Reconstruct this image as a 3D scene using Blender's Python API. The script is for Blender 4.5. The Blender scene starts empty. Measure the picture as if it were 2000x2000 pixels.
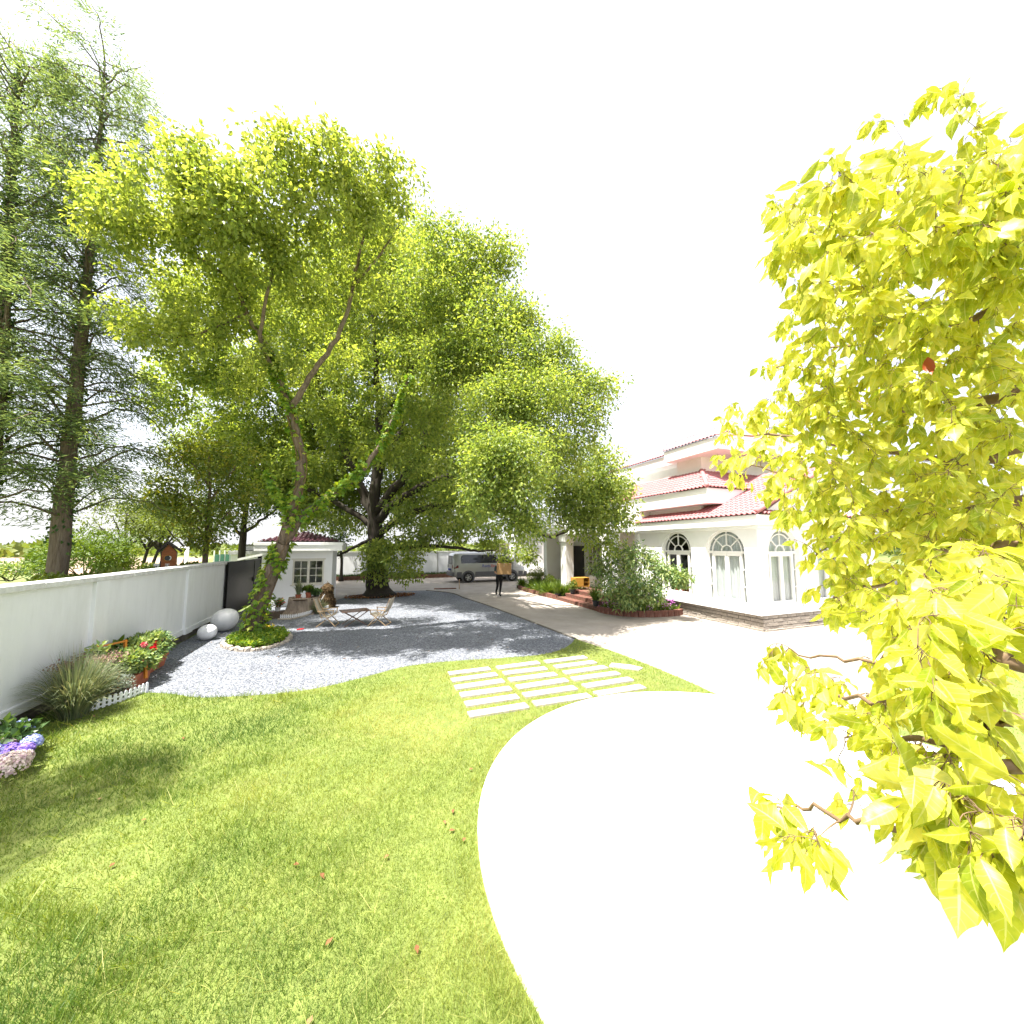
import bpy, bmesh, math, random
import numpy as np
from mathutils import Vector, Matrix

random.seed(7)
rng = np.random.default_rng(7)
SC = bpy.context.scene
COL = SC.collection
PI = math.pi

# ------------------------------------------------------------------ camera
# The site frame: x across the yard (garden wall on the left at x=-4.25, house on the
# right at x=10.4), y away from the viewer along the wall.  All in metres.
YAW, HORIZ, CAM_H = math.radians(21.0), 1066.0, 2.4
FPX = 740.0
TILT = math.atan((HORIZ - 1000.0) / FPX)
cam_d = bpy.data.cameras.new('camera')
cam = bpy.data.objects.new('camera', cam_d)
COL.objects.link(cam)
cam.location = (0, 0, CAM_H)
cam.rotation_euler = (PI / 2 + TILT, 0, -YAW)
cam_d.sensor_width = 36.0
cam_d.lens = FPX / 2000.0 * 36.0
cam_d.clip_start = 0.05
cam_d.clip_end = 3000
SC.camera = cam

# ------------------------------------------------------------------ sky and sun
TO_SUN = Vector((-0.92, -0.39, 0)).normalized()
SUN_EL = math.radians(70)
sun_dir = Vector((TO_SUN.x * math.cos(SUN_EL), TO_SUN.y * math.cos(SUN_EL), math.sin(SUN_EL)))
world = bpy.data.worlds.new('World')
SC.world = world
world.use_nodes = True
wn = world.node_tree.nodes
wl = world.node_tree.links
sky = wn.new('ShaderNodeTexSky')
sky.sky_type = 'NISHITA'
sky.sun_disc = False
sky.sun_elevation = SUN_EL
sky.sun_rotation = math.atan2(TO_SUN.x, TO_SUN.y)
sky.air_density = 1.0
sky.dust_density = 6.0
sky.ozone_density = 1.0
wn['Background'].inputs['Strength'].default_value = 0.15
# a bright veil of thin haze whitens the blue
veil = wn.new('ShaderNodeMixRGB')
veil.inputs[0].default_value = 0.72
veil.inputs[2].default_value = (2.4, 2.41, 2.5, 1)
wl.new(sky.outputs[0], veil.inputs[1])
wl.new(veil.outputs[0], wn['Background'].inputs[0])
sun_l = bpy.data.lights.new('sun', 'SUN')
sun_l.energy = 4.3
sun_l.angle = math.radians(0.55)
sun_l.color = (1.0, 0.955, 0.88)
sun = bpy.data.objects.new('sun', sun_l)
COL.objects.link(sun)
sun.rotation_euler = sun_dir.to_track_quat('Z', 'Y').to_euler()

SC.view_settings.view_transform = 'Standard'
SC.view_settings.look = 'None'
SC.view_settings.gamma = 1.0
SC.view_settings.use_curve_mapping = False
SC.view_settings.exposure = 2.02

# ------------------------------------------------------------------ placing helpers
CY, SY = math.cos(YAW), math.sin(YAW)


def _ray(px, py):
    a = (px - 1000.0) / FPX
    b = -(py - 1000.0) / FPX
    X, Y, Z = a, math.cos(TILT) - b * math.sin(TILT), math.sin(TILT) + b * math.cos(TILT)
    return X * CY + Y * SY, -X * SY + Y * CY, Z, Y


def P(px, py, d):
    """point seen in direction (px, py) whose forward distance is d metres"""
    x, y, z, Y = _ray(px, py)
    k = d / Y
    return Vector((x * k, y * k, CAM_H + z * k))


def Gd(px, py, z=0.0):
    """ground point under a sight line"""
    x, y, zz, Y = _ray(px, py)
    k = (z - CAM_H) / zz
    return Vector((x * k, y * k, z))


# ------------------------------------------------------------------ objects
def tag(o, label=None, cat=None, group=None, kind=None):
    if label: o['label'] = label
    if cat: o['category'] = cat
    if group: o['group'] = group
    if kind: o['kind'] = kind
    return o


def thing(name, label, cat, loc=(0, 0, 0), rz=0.0, group=None):
    o = bpy.data.objects.new(name, None)
    o.empty_display_size = 0.1
    COL.objects.link(o)
    o.location = loc
    o.rotation_euler = (0, 0, rz)
    return tag(o, label, cat, group)


def root_mat(o):
    return Matrix.Translation(o.location) @ o.rotation_euler.to_matrix().to_4x4()


def attach(o, parent, local=False):
    """make o a part; its mesh is authored in site coordinates unless local"""
    if parent is None:
        return o
    o.parent = parent
    if not local and parent.type == 'EMPTY':
        o.matrix_parent_inverse = root_mat(parent).inverted()
    return o


def obj(name, me, parent=None, local=False):
    o = bpy.data.objects.new(name, me)
    COL.objects.link(o)
    return attach(o, parent, local)


def copy_tree(o, parent=None):
    c = o.copy()
    COL.objects.link(c)
    c.parent = parent
    for ch in o.children:
        copy_tree(ch, c)
    return c


class MB:
    """collects boxes, bars, tubes, prisms; build() links them as one mesh object"""

    def __init__(s):
        s.v = []
        s.f = []
        s.m = []
        s.mi = 0

    def add(s, vs, fs):
        n = len(s.v)
        s.v.extend([tuple(v) for v in vs])
        s.f.extend([tuple(n + i for i in f) for f in fs])
        s.m.extend([s.mi] * len(fs))
        return s

    def box(s, a, b, M=None):
        (x0, y0, z0), (x1, y1, z1) = a, b
        vs = [Vector(p) for p in ((x0, y0, z0), (x1, y0, z0), (x1, y1, z0), (x0, y1, z0),
                                  (x0, y0, z1), (x1, y0, z1), (x1, y1, z1), (x0, y1, z1))]
        if M is not None:
            vs = [M @ v for v in vs]
        return s.add(vs, [(0, 3, 2, 1), (4, 5, 6, 7), (0, 1, 5, 4), (1, 2, 6, 5), (2, 3, 7, 6), (3, 0, 4, 7)])

    def bar(s, p, q, w, h=None):
        """rectangular bar from p to q"""
        h = h or w
        p, q = Vector(p), Vector(q)
        d = (q - p).normalized()
        up = Vector((0, 0, 1)) if abs(d.z) < .95 else Vector((0, 1, 0))
        x = d.cross(up).normalized() * w / 2
        y = x.cross(d).normalized() * h / 2
        vs = [p - x - y, p + x - y, p + x + y, p - x + y, q - x - y, q + x - y, q + x + y, q - x + y]
        return s.add(vs, [(0, 3, 2, 1), (4, 5, 6, 7), (0, 1, 5, 4), (1, 2, 6, 5), (2, 3, 7, 6), (3, 0, 4, 7)])

    def tube(s, pts, rad, n=8, cap=True, wob=0.0):
        pts = [Vector(p) for p in pts]
        if not isinstance(rad, (list, tuple)):
            rad = [rad] * len(pts)
        vs, fs = [], []
        ref = None
        for i, p in enumerate(pts):
            d = (pts[min(i + 1, len(pts) - 1)] - pts[max(i - 1, 0)]).normalized()
            if ref is None:
                ref = Vector((1, 0, 0)) if abs(d.x) < .9 else Vector((0, 1, 0))
            x = (ref - d * ref.dot(d)).normalized()
            ref = x
            y = d.cross(x)
            for k in range(n):
                a = 2 * PI * k / n
                r = rad[i] * (1 + wob * math.sin(3 * a + i * 1.3) + wob * .7 * random.uniform(-1, 1))
                vs.append(p + x * math.cos(a) * r + y * math.sin(a) * r)
        for i in range(len(pts) - 1):
            for k in range(n):
                fs.append((i * n + k, i * n + (k + 1) % n, (i + 1) * n + (k + 1) % n, (i + 1) * n + k))
        if cap:
            fs.append(tuple(range(n))[::-1])
            fs.append(tuple((len(pts) - 1) * n + k for k in range(n)))
        return s.add(vs, fs)

    def lathe(s, prof, n=24, c=(0, 0, 0), cap=True):
        vs, fs = [], []
        for r, z in prof:
            for k in range(n):
                a = 2 * PI * k / n
                vs.append((c[0] + r * math.cos(a), c[1] + r * math.sin(a), c[2] + z))
        m = len(prof)
        for i in range(m - 1):
            for k in range(n):
                fs.append((i * n + k, i * n + (k + 1) % n, (i + 1) * n + (k + 1) % n, (i + 1) * n + k))
        if cap:
            fs.append(tuple(range(n))[::-1])
            fs.append(tuple((m - 1) * n + k for k in range(n)))
        return s.add(vs, fs)

    def prism(s, poly, z0, z1):
        n = len(poly)
        vs = [(x, y, z0) for x, y in poly] + [(x, y, z1) for x, y in poly]
        fs = [tuple(range(n))[::-1], tuple(range(n, 2 * n))]
        fs += [(i, (i + 1) % n, n + (i + 1) % n, n + i) for i in range(n)]
        return s.add(vs, fs)

    def extr(s, poly, t0, t1, M):
        """polygon (a, b) extruded along the third axis; M maps (a, b, t)"""
        n = len(poly)
        vs = [M(a, b, t0) for a, b in poly] + [M(a, b, t1) for a, b in poly]
        fs = [tuple(range(n))[::-1], tuple(range(n, 2 * n))]
        fs += [(i, (i + 1) % n, n + (i + 1) % n, n + i) for i in range(n)]
        return s.add(vs, fs)

    def mesh(s, name, mats, smooth=False, bevel=0.0, seg=2, auto=None):
        me = bpy.data.meshes.new(name)
        me.from_pydata([tuple(v) for v in s.v], [], s.f)
        if not isinstance(mats, (list, tuple)):
            mats = [mats]
        for m in mats:
            me.materials.append(m)
        if len(mats) > 1:
            me.polygons.foreach_set('material_index', s.m)
        bm = bmesh.new()
        bm.from_mesh(me)
        bmesh.ops.recalc_face_normals(bm, faces=bm.faces)
        if bevel:
            es = [e for e in bm.edges if e.is_manifold and e.calc_face_angle(0) > .5]
            bmesh.ops.bevel(bm, geom=es, offset=bevel, segments=seg, affect='EDGES', profile=.6)
        if smooth:
            for f in bm.faces:
                f.smooth = True
            if auto is not None:
                for e in bm.edges:
                    if len(e.link_faces) == 2 and e.calc_face_angle(0) > auto:
                        e.smooth = False
        bm.to_mesh(me)
        bm.free()
        return me

    def build(s, name, mats, parent=None, smooth=False, bevel=0.0, local=False, seg=2, auto=None):
        return obj(name, s.mesh(name, mats, smooth, bevel, seg, auto), parent, local)


def piece(name, me, parent, loc, rot=(0, 0, 0), scale=(1, 1, 1)):
    """one of many alike pieces sharing mesh data, placed in site coordinates"""
    o = bpy.data.objects.new(name, me)
    COL.objects.link(o)
    o.location = loc
    o.rotation_euler = rot
    o.scale = scale
    return attach(o, parent)


# ------------------------------------------------------------------ materials
def lin(c):
    return tuple(((x / 12.92) if x <= .04045 else ((x + .055) / 1.055) ** 2.4) for x in c)


def new_mat(name):
    m = bpy.data.materials.new(name)
    m.use_nodes = True
    nt = m.node_tree
    return m, nt.nodes, nt.links, nt.nodes['Principled BSDF']


def ramp(n, cols, pos=None):
    r = n.new('ShaderNodeValToRGB')
    e = r.color_ramp.elements
    pos = pos or [i / (len(cols) - 1) for i in range(len(cols))]
    while len(e) < len(cols):
        e.new(.5)
    for i, c in enumerate(cols):
        e[i].position = pos[i]
        e[i].color = (*c, 1)
    return r


def mat(name, c1, c2=None, scale=4.0, rough=.7, bump=0.0, bscale=None, detail=6.0, metal=0.0, spec=.35,
        dirt=None, dscale=1.2, damt=.5, stretch=None, coat=0.0, distort=0.0):
    """noise-mottled surface with fine relief and optional dirt patches"""
    m, n, l, b = new_mat(name)
    c2 = c2 or tuple(x * .8 for x in c1)
    tc = n.new('ShaderNodeTexCoord')
    src = tc.outputs['Object']
    if stretch:
        mp = n.new('ShaderNodeMapping')
        mp.inputs['Scale'].default_value = stretch
        l.new(src, mp.inputs[0])
        src = mp.outputs[0]
    no = n.new('ShaderNodeTexNoise')
    no.inputs['Scale'].default_value = scale
    no.inputs['Detail'].default_value = detail
    no.inputs['Roughness'].default_value = .65
    no.inputs['Distortion'].default_value = distort
    l.new(src, no.inputs['Vector'])
    r = ramp(n, [c2, c1], [.32, .66])
    l.new(no.outputs['Fac'], r.inputs[0])
    col = r.outputs[0]
    if dirt:
        n2 = n.new('ShaderNodeTexNoise')
        n2.inputs['Scale'].default_value = dscale
        n2.inputs['Detail'].default_value = 8
        n2.inputs['Roughness'].default_value = .7
        l.new(src, n2.inputs['Vector'])
        r2 = ramp(n, [(0, 0, 0), (1, 1, 1)], [.48, .72])
        l.new(n2.outputs['Fac'], r2.inputs[0])
        ml = n.new('ShaderNodeMath')
        ml.operation = 'MULTIPLY'
        ml.inputs[1].default_value = damt
        l.new(r2.outputs[0], ml.inputs[0])
        mx = n.new('ShaderNodeMixRGB')
        l.new(ml.outputs[0], mx.inputs[0])
        l.new(col, mx.inputs[1])
        mx.inputs[2].default_value = (*dirt, 1)
        col = mx.outputs[0]
    l.new(col, b.inputs['Base Color'])
    b.inputs['Roughness'].default_value = rough
    b.inputs['Metallic'].default_value = metal
    b.inputs['Specular IOR Level'].default_value = spec
    if coat:
        b.inputs['Coat Weight'].default_value = coat
    if bump:
        nb = n.new('ShaderNodeTexNoise')
        nb.inputs['Scale'].default_value = bscale or scale * 6
        nb.inputs['Detail'].default_value = 5
        l.new(src, nb.inputs['Vector'])
        bp = n.new('ShaderNodeBump')
        bp.inputs['Strength'].default_value = bump
        bp.inputs['Distance'].default_value = .02
        l.new(nb.outputs['Fac'], bp.inputs['Height'])
        l.new(bp.outputs[0], b.inputs['Normal'])
    return m


def leaf_mat(name, cols, trans=.45, tcol=(1.6, 1.25, .55), rough=.42, spec=.35, pos=None):
    """thin leaf: reflecting front plus light coming through; hue varies leaf by leaf"""
    m, n, l, b = new_mat(name)
    at = n.new('ShaderNodeAttribute')
    at.attribute_name = 'lv'
    r = ramp(n, cols, pos)
    l.new(at.outputs['Fac'], r.inputs[0])
    l.new(r.outputs[0], b.inputs['Base Color'])
    b.inputs['Roughness'].default_value = rough
    b.inputs['Specular IOR Level'].default_value = spec
    t = n.new('ShaderNodeBsdfTranslucent')
    mu = n.new('ShaderNodeMixRGB')
    mu.blend_type = 'MULTIPLY'
    mu.inputs[0].default_value = 1
    l.new(r.outputs[0], mu.inputs[1])
    mu.inputs[2].default_value = (*tcol, 1)
    l.new(mu.outputs[0], t.inputs[0])
    ms = n.new('ShaderNodeMixShader')
    ms.inputs[0].default_value = trans
    l.new(b.outputs[0], ms.inputs[1])
    l.new(t.outputs[0], ms.inputs[2])
    l.new(ms.outputs[0], n['Material Output'].inputs[0])
    return m


def vein(m):
    """pale midrib and side veins on a leaf material"""
    nt = m.node_tree
    n, l = nt.nodes, nt.links
    rib = n.new('ShaderNodeAttribute')
    rib.attribute_name = 'rib'
    tt = n.new('ShaderNodeAttribute')
    tt.attribute_name = 'tt'

    def math_(op, a, b):
        q = n.new('ShaderNodeMath')
        q.operation = op
        for i, v in enumerate((a, b)):
            if isinstance(v, (int, float)):
                q.inputs[i].default_value = v
            else:
                l.new(v, q.inputs[i])
        return q.outputs[0]
    ph = math_('SUBTRACT', math_('MULTIPLY', tt.outputs['Fac'], 48.0), math_('MULTIPLY', rib.outputs['Fac'], 7.0))
    sv = math_('GREATER_THAN', math_('SINE', ph, 0.0), .93)
    mid = math_('LESS_THAN', rib.outputs['Fac'], .07)
    fac = math_('MAXIMUM', math_('MULTIPLY', sv, .3), math_('MULTIPLY', mid, .75))
    rampn = [q for q in n if q.bl_idname == 'ShaderNodeValToRGB'][0]
    no = n.new('ShaderNodeTexNoise')
    no.inputs['Scale'].default_value = 60
    no.inputs['Detail'].default_value = 4
    tc = n.new('ShaderNodeTexCoord')
    l.new(tc.outputs['Object'], no.inputs['Vector'])
    r2 = ramp(n, [(.72, .8, .8), (1, 1, 1), (1.12, 1.04, 1.0)], [.3, .5, .75])
    l.new(no.outputs['Fac'], r2.inputs[0])
    mu = n.new('ShaderNodeMixRGB')
    mu.blend_type = 'MULTIPLY'
    mu.inputs[0].default_value = 1
    l.new(rampn.outputs[0], mu.inputs[1])
    l.new(r2.outputs[0], mu.inputs[2])
    mx = n.new('ShaderNodeMixRGB')
    l.new(fac, mx.inputs[0])
    l.new(mu.outputs[0], mx.inputs[1])
    mx.inputs[2].default_value = (.72, .72, .3, 1)
    for lk in list(l):
        if lk.from_node == rampn and lk.to_node not in (mu,):
            to = lk.to_socket
            l.remove(lk)
            l.new(mx.outputs[0], to)


def glass_mat(name, tint=(.93, .95, .94), rough=.03, mixf=.55):
    """thin window pane: part mirror, part see-through"""
    m, n, l, b = new_mat(name)
    g = n.new('ShaderNodeBsdfGlossy')
    g.inputs['Roughness'].default_value = rough
    t = n.new('ShaderNodeBsdfTransparent')
    t.inputs[0].default_value = (*tint, 1)
    lw = n.new('ShaderNodeLayerWeight')
    lw.inputs[0].default_value = .5
    pw = n.new('ShaderNodeMath')
    pw.operation = 'POWER'
    l.new(lw.outputs['Facing'], pw.inputs[0])
    pw.inputs[1].default_value = 4.0
    fr = n.new('ShaderNodeMath')
    fr.operation = 'MULTIPLY_ADD'
    l.new(pw.outputs[0], fr.inputs[0])
    fr.inputs[1].default_value = .6
    fr.inputs[2].default_value = .045
    ms = n.new('ShaderNodeMixShader')
    l.new(fr.outputs[0], ms.inputs[0])
    l.new(t.outputs[0], ms.inputs[1])
    l.new(g.outputs[0], ms.inputs[2])
    l.new(ms.outputs[0], n['Material Output'].inputs[0])
    return m


M = {}
M['white_render'] = mat('white_render', (.78, .79, .80), (.72, .73, .745), 3, .85, .25, 60, dirt=(.5, .5, .48), damt=.32, dscale=2.2, stretch=(1, 1, .22))
M['coping'] = mat('coping', (.72, .72, .71), (.5, .5, .49), 5, .85, .3, 40, dirt=(.36, .34, .3), damt=.55, dscale=3)
M['house_white'] = mat('house_white', (.82, .82, .81), (.78, .78, .77), 2.5, .75, .08, 50, dirt=(.66, .64, .6), damt=.2, dscale=.7)
M['concrete_dark'] = mat('concrete_dark', (.16, .145, .12), (.09, .08, .065), 5, .9, .4, 40)
M['brick_grey'] = mat('brick_grey', (.33, .29, .245), (.2, .175, .15), 9, .85, .6, 50, dirt=(.42, .38, .32), damt=.5, dscale=3)
M['mortar'] = mat('mortar', (.22, .2, .17), (.13, .12, .1), 12, .95, .3)
M['brick_red'] = mat('brick_red', (.21, .085, .06), (.12, .05, .038), 9, .9, .6, 50, dirt=(.36, .26, .2), damt=.45, dscale=4)
M['brick_old'] = mat('brick_old', (.17, .085, .055), (.1, .05, .035), 9, .9, .6, 50, dirt=(.4, .28, .19), damt=.5, dscale=5)
M['tile_red'] = mat('tile_red', (.43, .18, .185), (.35, .135, .14), 3, .65, .15, 40, dirt=(.2, .07, .07), damt=.45, dscale=6, spec=.5)
M['tile_dark'] = mat('tile_dark', (.06, .018, .028), (.035, .012, .02), 6, .5, .15, 40, dirt=(.14, .04, .04), damt=.5, dscale=3, spec=.5)
M['pavement'] = mat('pavement', (.36, .325, .285), (.27, .24, .21), 1.3, .9, .25, 60, dirt=(.26, .225, .19), damt=.5, dscale=.55)
M['platform'] = mat('platform', (.86, .86, .86), (.83, .83, .83), 1.5, .55, .03, 40)
M['slab'] = mat('slab', (.5, .455, .41), (.36, .325, .29), 6, .9, .35, 60, dirt=(.4, .33, .27), damt=.4, dscale=3)
M['kerb_stone'] = mat('kerb_stone', (.45, .4, .34), (.28, .25, .21), 8, .9, .5, 40, dirt=(.2, .17, .12), damt=.4, dscale=6)
M['black_steel'] = mat('black_steel', (.006, .0058, .0058), (.004, .0038, .0038), 4, .45, .06, 30, metal=.0, spec=.12, dirt=(.018, .012, .009), damt=.5, dscale=1.3)
M['rail_steel'] = mat('rail_steel', (.3, .28, .26), (.2, .18, .16), 8, .5, metal=.7)
M['aluminium'] = mat('aluminium', (.6, .6, .6), (.5, .5, .5), 8, .4, metal=.5)
M['bark'] = mat('bark', (.2, .15, .11), (.075, .055, .04), 7, .95, 1.0, 22, stretch=(3, 3, .5), dirt=(.27, .23, .18), damt=.4, dscale=2)
M['bark_dark'] = mat('bark_dark', (.042, .032, .025), (.018, .014, .011), 6, .95, 1.0, 18, stretch=(3, 3, .5), dirt=(.05, .06, .025), damt=.5, dscale=2)
M['bark_conifer'] = mat('bark_conifer', (.19, .145, .115), (.085, .062, .05), 8, .95, 1.0, 25, stretch=(4, 4, .35), dirt=(.26, .22, .19), damt=.4, dscale=3)
M['twig'] = mat('twig', (.2, .13, .075), (.12, .08, .045), 12, .8)
M['twig_dark'] = mat('twig_dark', (.07, .05, .035), (.04, .03, .02), 10, .9)
M['soil'] = mat('soil', (.085, .06, .042), (.045, .032, .024), 14, .95, .8, 40)
M['window_white'] = mat('window_white', (.8, .79, .76), (.76, .75, .72), 4, .45)
M['cream_frame'] = mat('cream_frame', (.66, .63, .54), (.6, .57, .49), 4, .5)
M['glass'] = glass_mat('glass')
M['glass_dark'] = mat('glass_dark', (.02, .022, .024), (.015, .016, .017), 2, .06, spec=.6)
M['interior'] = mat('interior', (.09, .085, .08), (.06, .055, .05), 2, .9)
M['curtain'] = mat('curtain', (.62, .63, .65), (.5, .51, .53), 9, .9, stretch=(8, 8, .4))
M['curtain_grey'] = mat('curtain_grey', (.4, .39, .36), (.32, .31, .29), 9, .9, stretch=(8, 8, .4))
M['terracotta'] = mat('terracotta', (.42, .13, .07), (.3, .09, .05), 7, .8, .2)
M['pot_dark'] = mat('pot_dark', (.045, .045, .05), (.03, .03, .035), 6, .5)
M['picket_white'] = mat('picket_white', (.78, .79, .82), (.72, .73, .76), 6, .4)
M['yellow_wood'] = mat('yellow_wood', (.46, .25, .045), (.38, .2, .035), 6, .5, stretch=(1, 1, 8))
M['orange_wood'] = mat('orange_wood', (.62, .23, .02), (.45, .15, .015), 8, .55, .2, stretch=(8, 1, 1))
M['wood_pale'] = mat('wood_pale', (.5, .36, .22), (.38, .26, .15), 9, .55, .15, stretch=(1, 1, 6))
M['wood_table'] = mat('wood_table', (.17, .1, .07), (.11, .06, .045), 5, .35, .1, stretch=(1, 9, 1), spec=.5)
M['canvas'] = mat('canvas', (.5, .45, .36), (.42, .37, .3), 40, .9, .2, 200)
M['metal_dark'] = mat('metal_dark', (.03, .03, .03), (.02, .02, .02), 8, .4, spec=.5)
M['egg'] = mat('egg', (.8, .8, .81), (.68, .69, .71), 2.5, .35, .05, 40, dirt=(.3, .31, .35), damt=.5, dscale=3.2, spec=.5)
M['stump'] = mat('stump', (.34, .28, .22), (.17, .13, .1), 6, .95, .9, 20, stretch=(4, 4, .5), dirt=(.12, .1, .07), damt=.5, dscale=3)
M['straw'] = mat('straw', (.1, .06, .025), (.05, .03, .012), 18, .95, 1.0, 40)
M['signwood'] = mat('signwood', (.36, .12, .035), (.24, .08, .025), 6, .6, .2, stretch=(1, 1, 6))
M['dark_tile'] = mat('dark_tile', (.06, .045, .05), (.03, .024, .028), 9, .7, .4)
M['white_plain'] = mat('white_plain', (.78, .78, .78), (.74, .74, .74), 5, .6)
M['green_mesh'] = mat('green_mesh', (.1, .3, .2), (.07, .22, .15), 9, .6)
M['shed_grey'] = mat('shed_grey', (.5, .5, .5), (.4, .4, .4), 5, .6)
M['litter'] = leaf_mat('litter', [(.16, .065, .03), (.26, .13, .06), (.13, .05, .02), (.42, .28, .16)], .15, (1.2, 1, .7), .8, .2)
# foliage
M['leaf_maple'] = leaf_mat('leaf_maple', [(.12, .18, .048), (.22, .29, .07), (.34, .4, .1), (.5, .53, .15)], .56, (1.3, 1.25, .5), .42)
M['leaf_camphor'] = leaf_mat('leaf_camphor', [(.085, .145, .042), (.175, .25, .064), (.3, .365, .095), (.46, .5, .14)], .56, (1.3, 1.25, .5), .42)
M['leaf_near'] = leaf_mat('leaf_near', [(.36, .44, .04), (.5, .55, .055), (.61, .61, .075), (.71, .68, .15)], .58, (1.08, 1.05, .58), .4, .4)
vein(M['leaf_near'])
M['leaf_conifer'] = leaf_mat('leaf_conifer', [(.085, .14, .075), (.135, .2, .092), (.2, .27, .105), (.28, .34, .115)], .46, (1.3, 1.25, .7), .6)
M['leaf_magnolia'] = leaf_mat('leaf_magnolia', [(.07, .12, .025), (.12, .18, .03), (.19, .24, .04), (.32, .27, .04)], .4, (1.5, 1.3, .4), .38)
M['leaf_ivy'] = leaf_mat('leaf_ivy', [(.08, .18, .02), (.14, .26, .03), (.22, .34, .035), (.36, .42, .05)], .4, (1.5, 1.3, .4), .4)
M['leaf_shrub'] = leaf_mat('leaf_shrub', [(.07, .14, .06), (.13, .22, .08), (.26, .34, .12), (.42, .45, .18)], .35, (1.4, 1.3, .5), .38)
M['leaf_hedge'] = leaf_mat('leaf_hedge', [(.08, .13, .02), (.13, .18, .03), (.18, .21, .04)], .35, (1.4, 1.3, .4), .5)
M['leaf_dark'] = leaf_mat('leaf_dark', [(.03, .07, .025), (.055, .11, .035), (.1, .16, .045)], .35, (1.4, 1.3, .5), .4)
M['leaf_bed'] = leaf_mat('leaf_bed', [(.05, .1, .015), (.09, .15, .02), (.16, .22, .03)], .35, (1.4, 1.3, .4), .45)
M['grass'] = leaf_mat('grass', [(.085, .16, .03), (.175, .255, .045), (.29, .34, .075), (.44, .43, .15)], .43, (1.3, 1.2, .45), .5, .3)
M['reed'] = leaf_mat('reed', [(.1, .14, .075), (.15, .19, .1), (.2, .235, .135), (.33, .3, .18)], .3, (1.3, 1.2, .7), .5)
M['petal_blue'] = leaf_mat('petal_blue', [(.2, .26, .65), (.34, .42, .75), (.5, .52, .78), (.6, .6, .75)], .3, (1.1, 1.1, 1.1), .6, .2)
M['petal_pink'] = leaf_mat('petal_pink', [(.6, .42, .5), (.66, .55, .55), (.7, .62, .58), (.72, .66, .56)], .3, (1.1, 1.05, 1), .6, .2)
M['petal_purple'] = leaf_mat('petal_purple', [(.16, .1, .5), (.3, .2, .62), (.42, .3, .66)], .3, (1.1, 1.05, 1.1), .6, .2)
M['petal_red'] = leaf_mat('petal_red', [(.5, .01, .02), (.62, .03, .04)], .2, (1.1, 1, 1), .6, .2)
M['petal_rose'] = leaf_mat('petal_rose', [(.6, .1, .14), (.7, .25, .25)], .2, (1.1, 1, 1), .6, .2)
M['petal_magenta'] = leaf_mat('petal_magenta', [(.45, .1, .42), (.6, .3, .58)], .2, (1.1, 1, 1), .6, .2)
M['petal_yellow'] = leaf_mat('petal_yellow', [(.75, .42, .01), (.8, .6, .02)], .2, (1.1, 1, 1), .6, .2)
M['sedum_head'] = leaf_mat('sedum_head', [(.2, .11, .1), (.28, .16, .14), (.3, .22, .17)], .2, (1.1, 1, 1), .8, .2)


# ------------------------------------------------------------------ leaves by the thousand (numpy)
def np_mesh(name, V, F, mats, lv=None, smooth=True):
    """V (n,3), F (m,k) with constant k"""
    me = bpy.data.meshes.new(name)
    V = np.ascontiguousarray(V, dtype=np.float32)
    F = np.ascontiguousarray(F, dtype=np.int32)
    k = F.shape[1]
    me.vertices.add(len(V))
    me.vertices.foreach_set('co', V.ravel())
    me.loops.add(F.size)
    me.loops.foreach_set('vertex_index', F.ravel())
    me.polygons.add(len(F))
    me.polygons.foreach_set('loop_start', np.arange(0, F.size, k, dtype=np.int32))
    me.polygons.foreach_set('loop_total', np.full(len(F), k, dtype=np.int32))
    if smooth:
        me.polygons.foreach_set('use_smooth', np.ones(len(F), dtype=bool))
    me.materials.append(mats)
    if lv is not None:
        a = me.attributes.new('lv', 'FLOAT', 'POINT')
        a.data.foreach_set('value', np.ascontiguousarray(lv, dtype=np.float32))
    me.update()
    me.validate()
    return me


def unit(a):
    return a / np.maximum(np.linalg.norm(a, axis=-1, keepdims=True), 1e-9)


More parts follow.
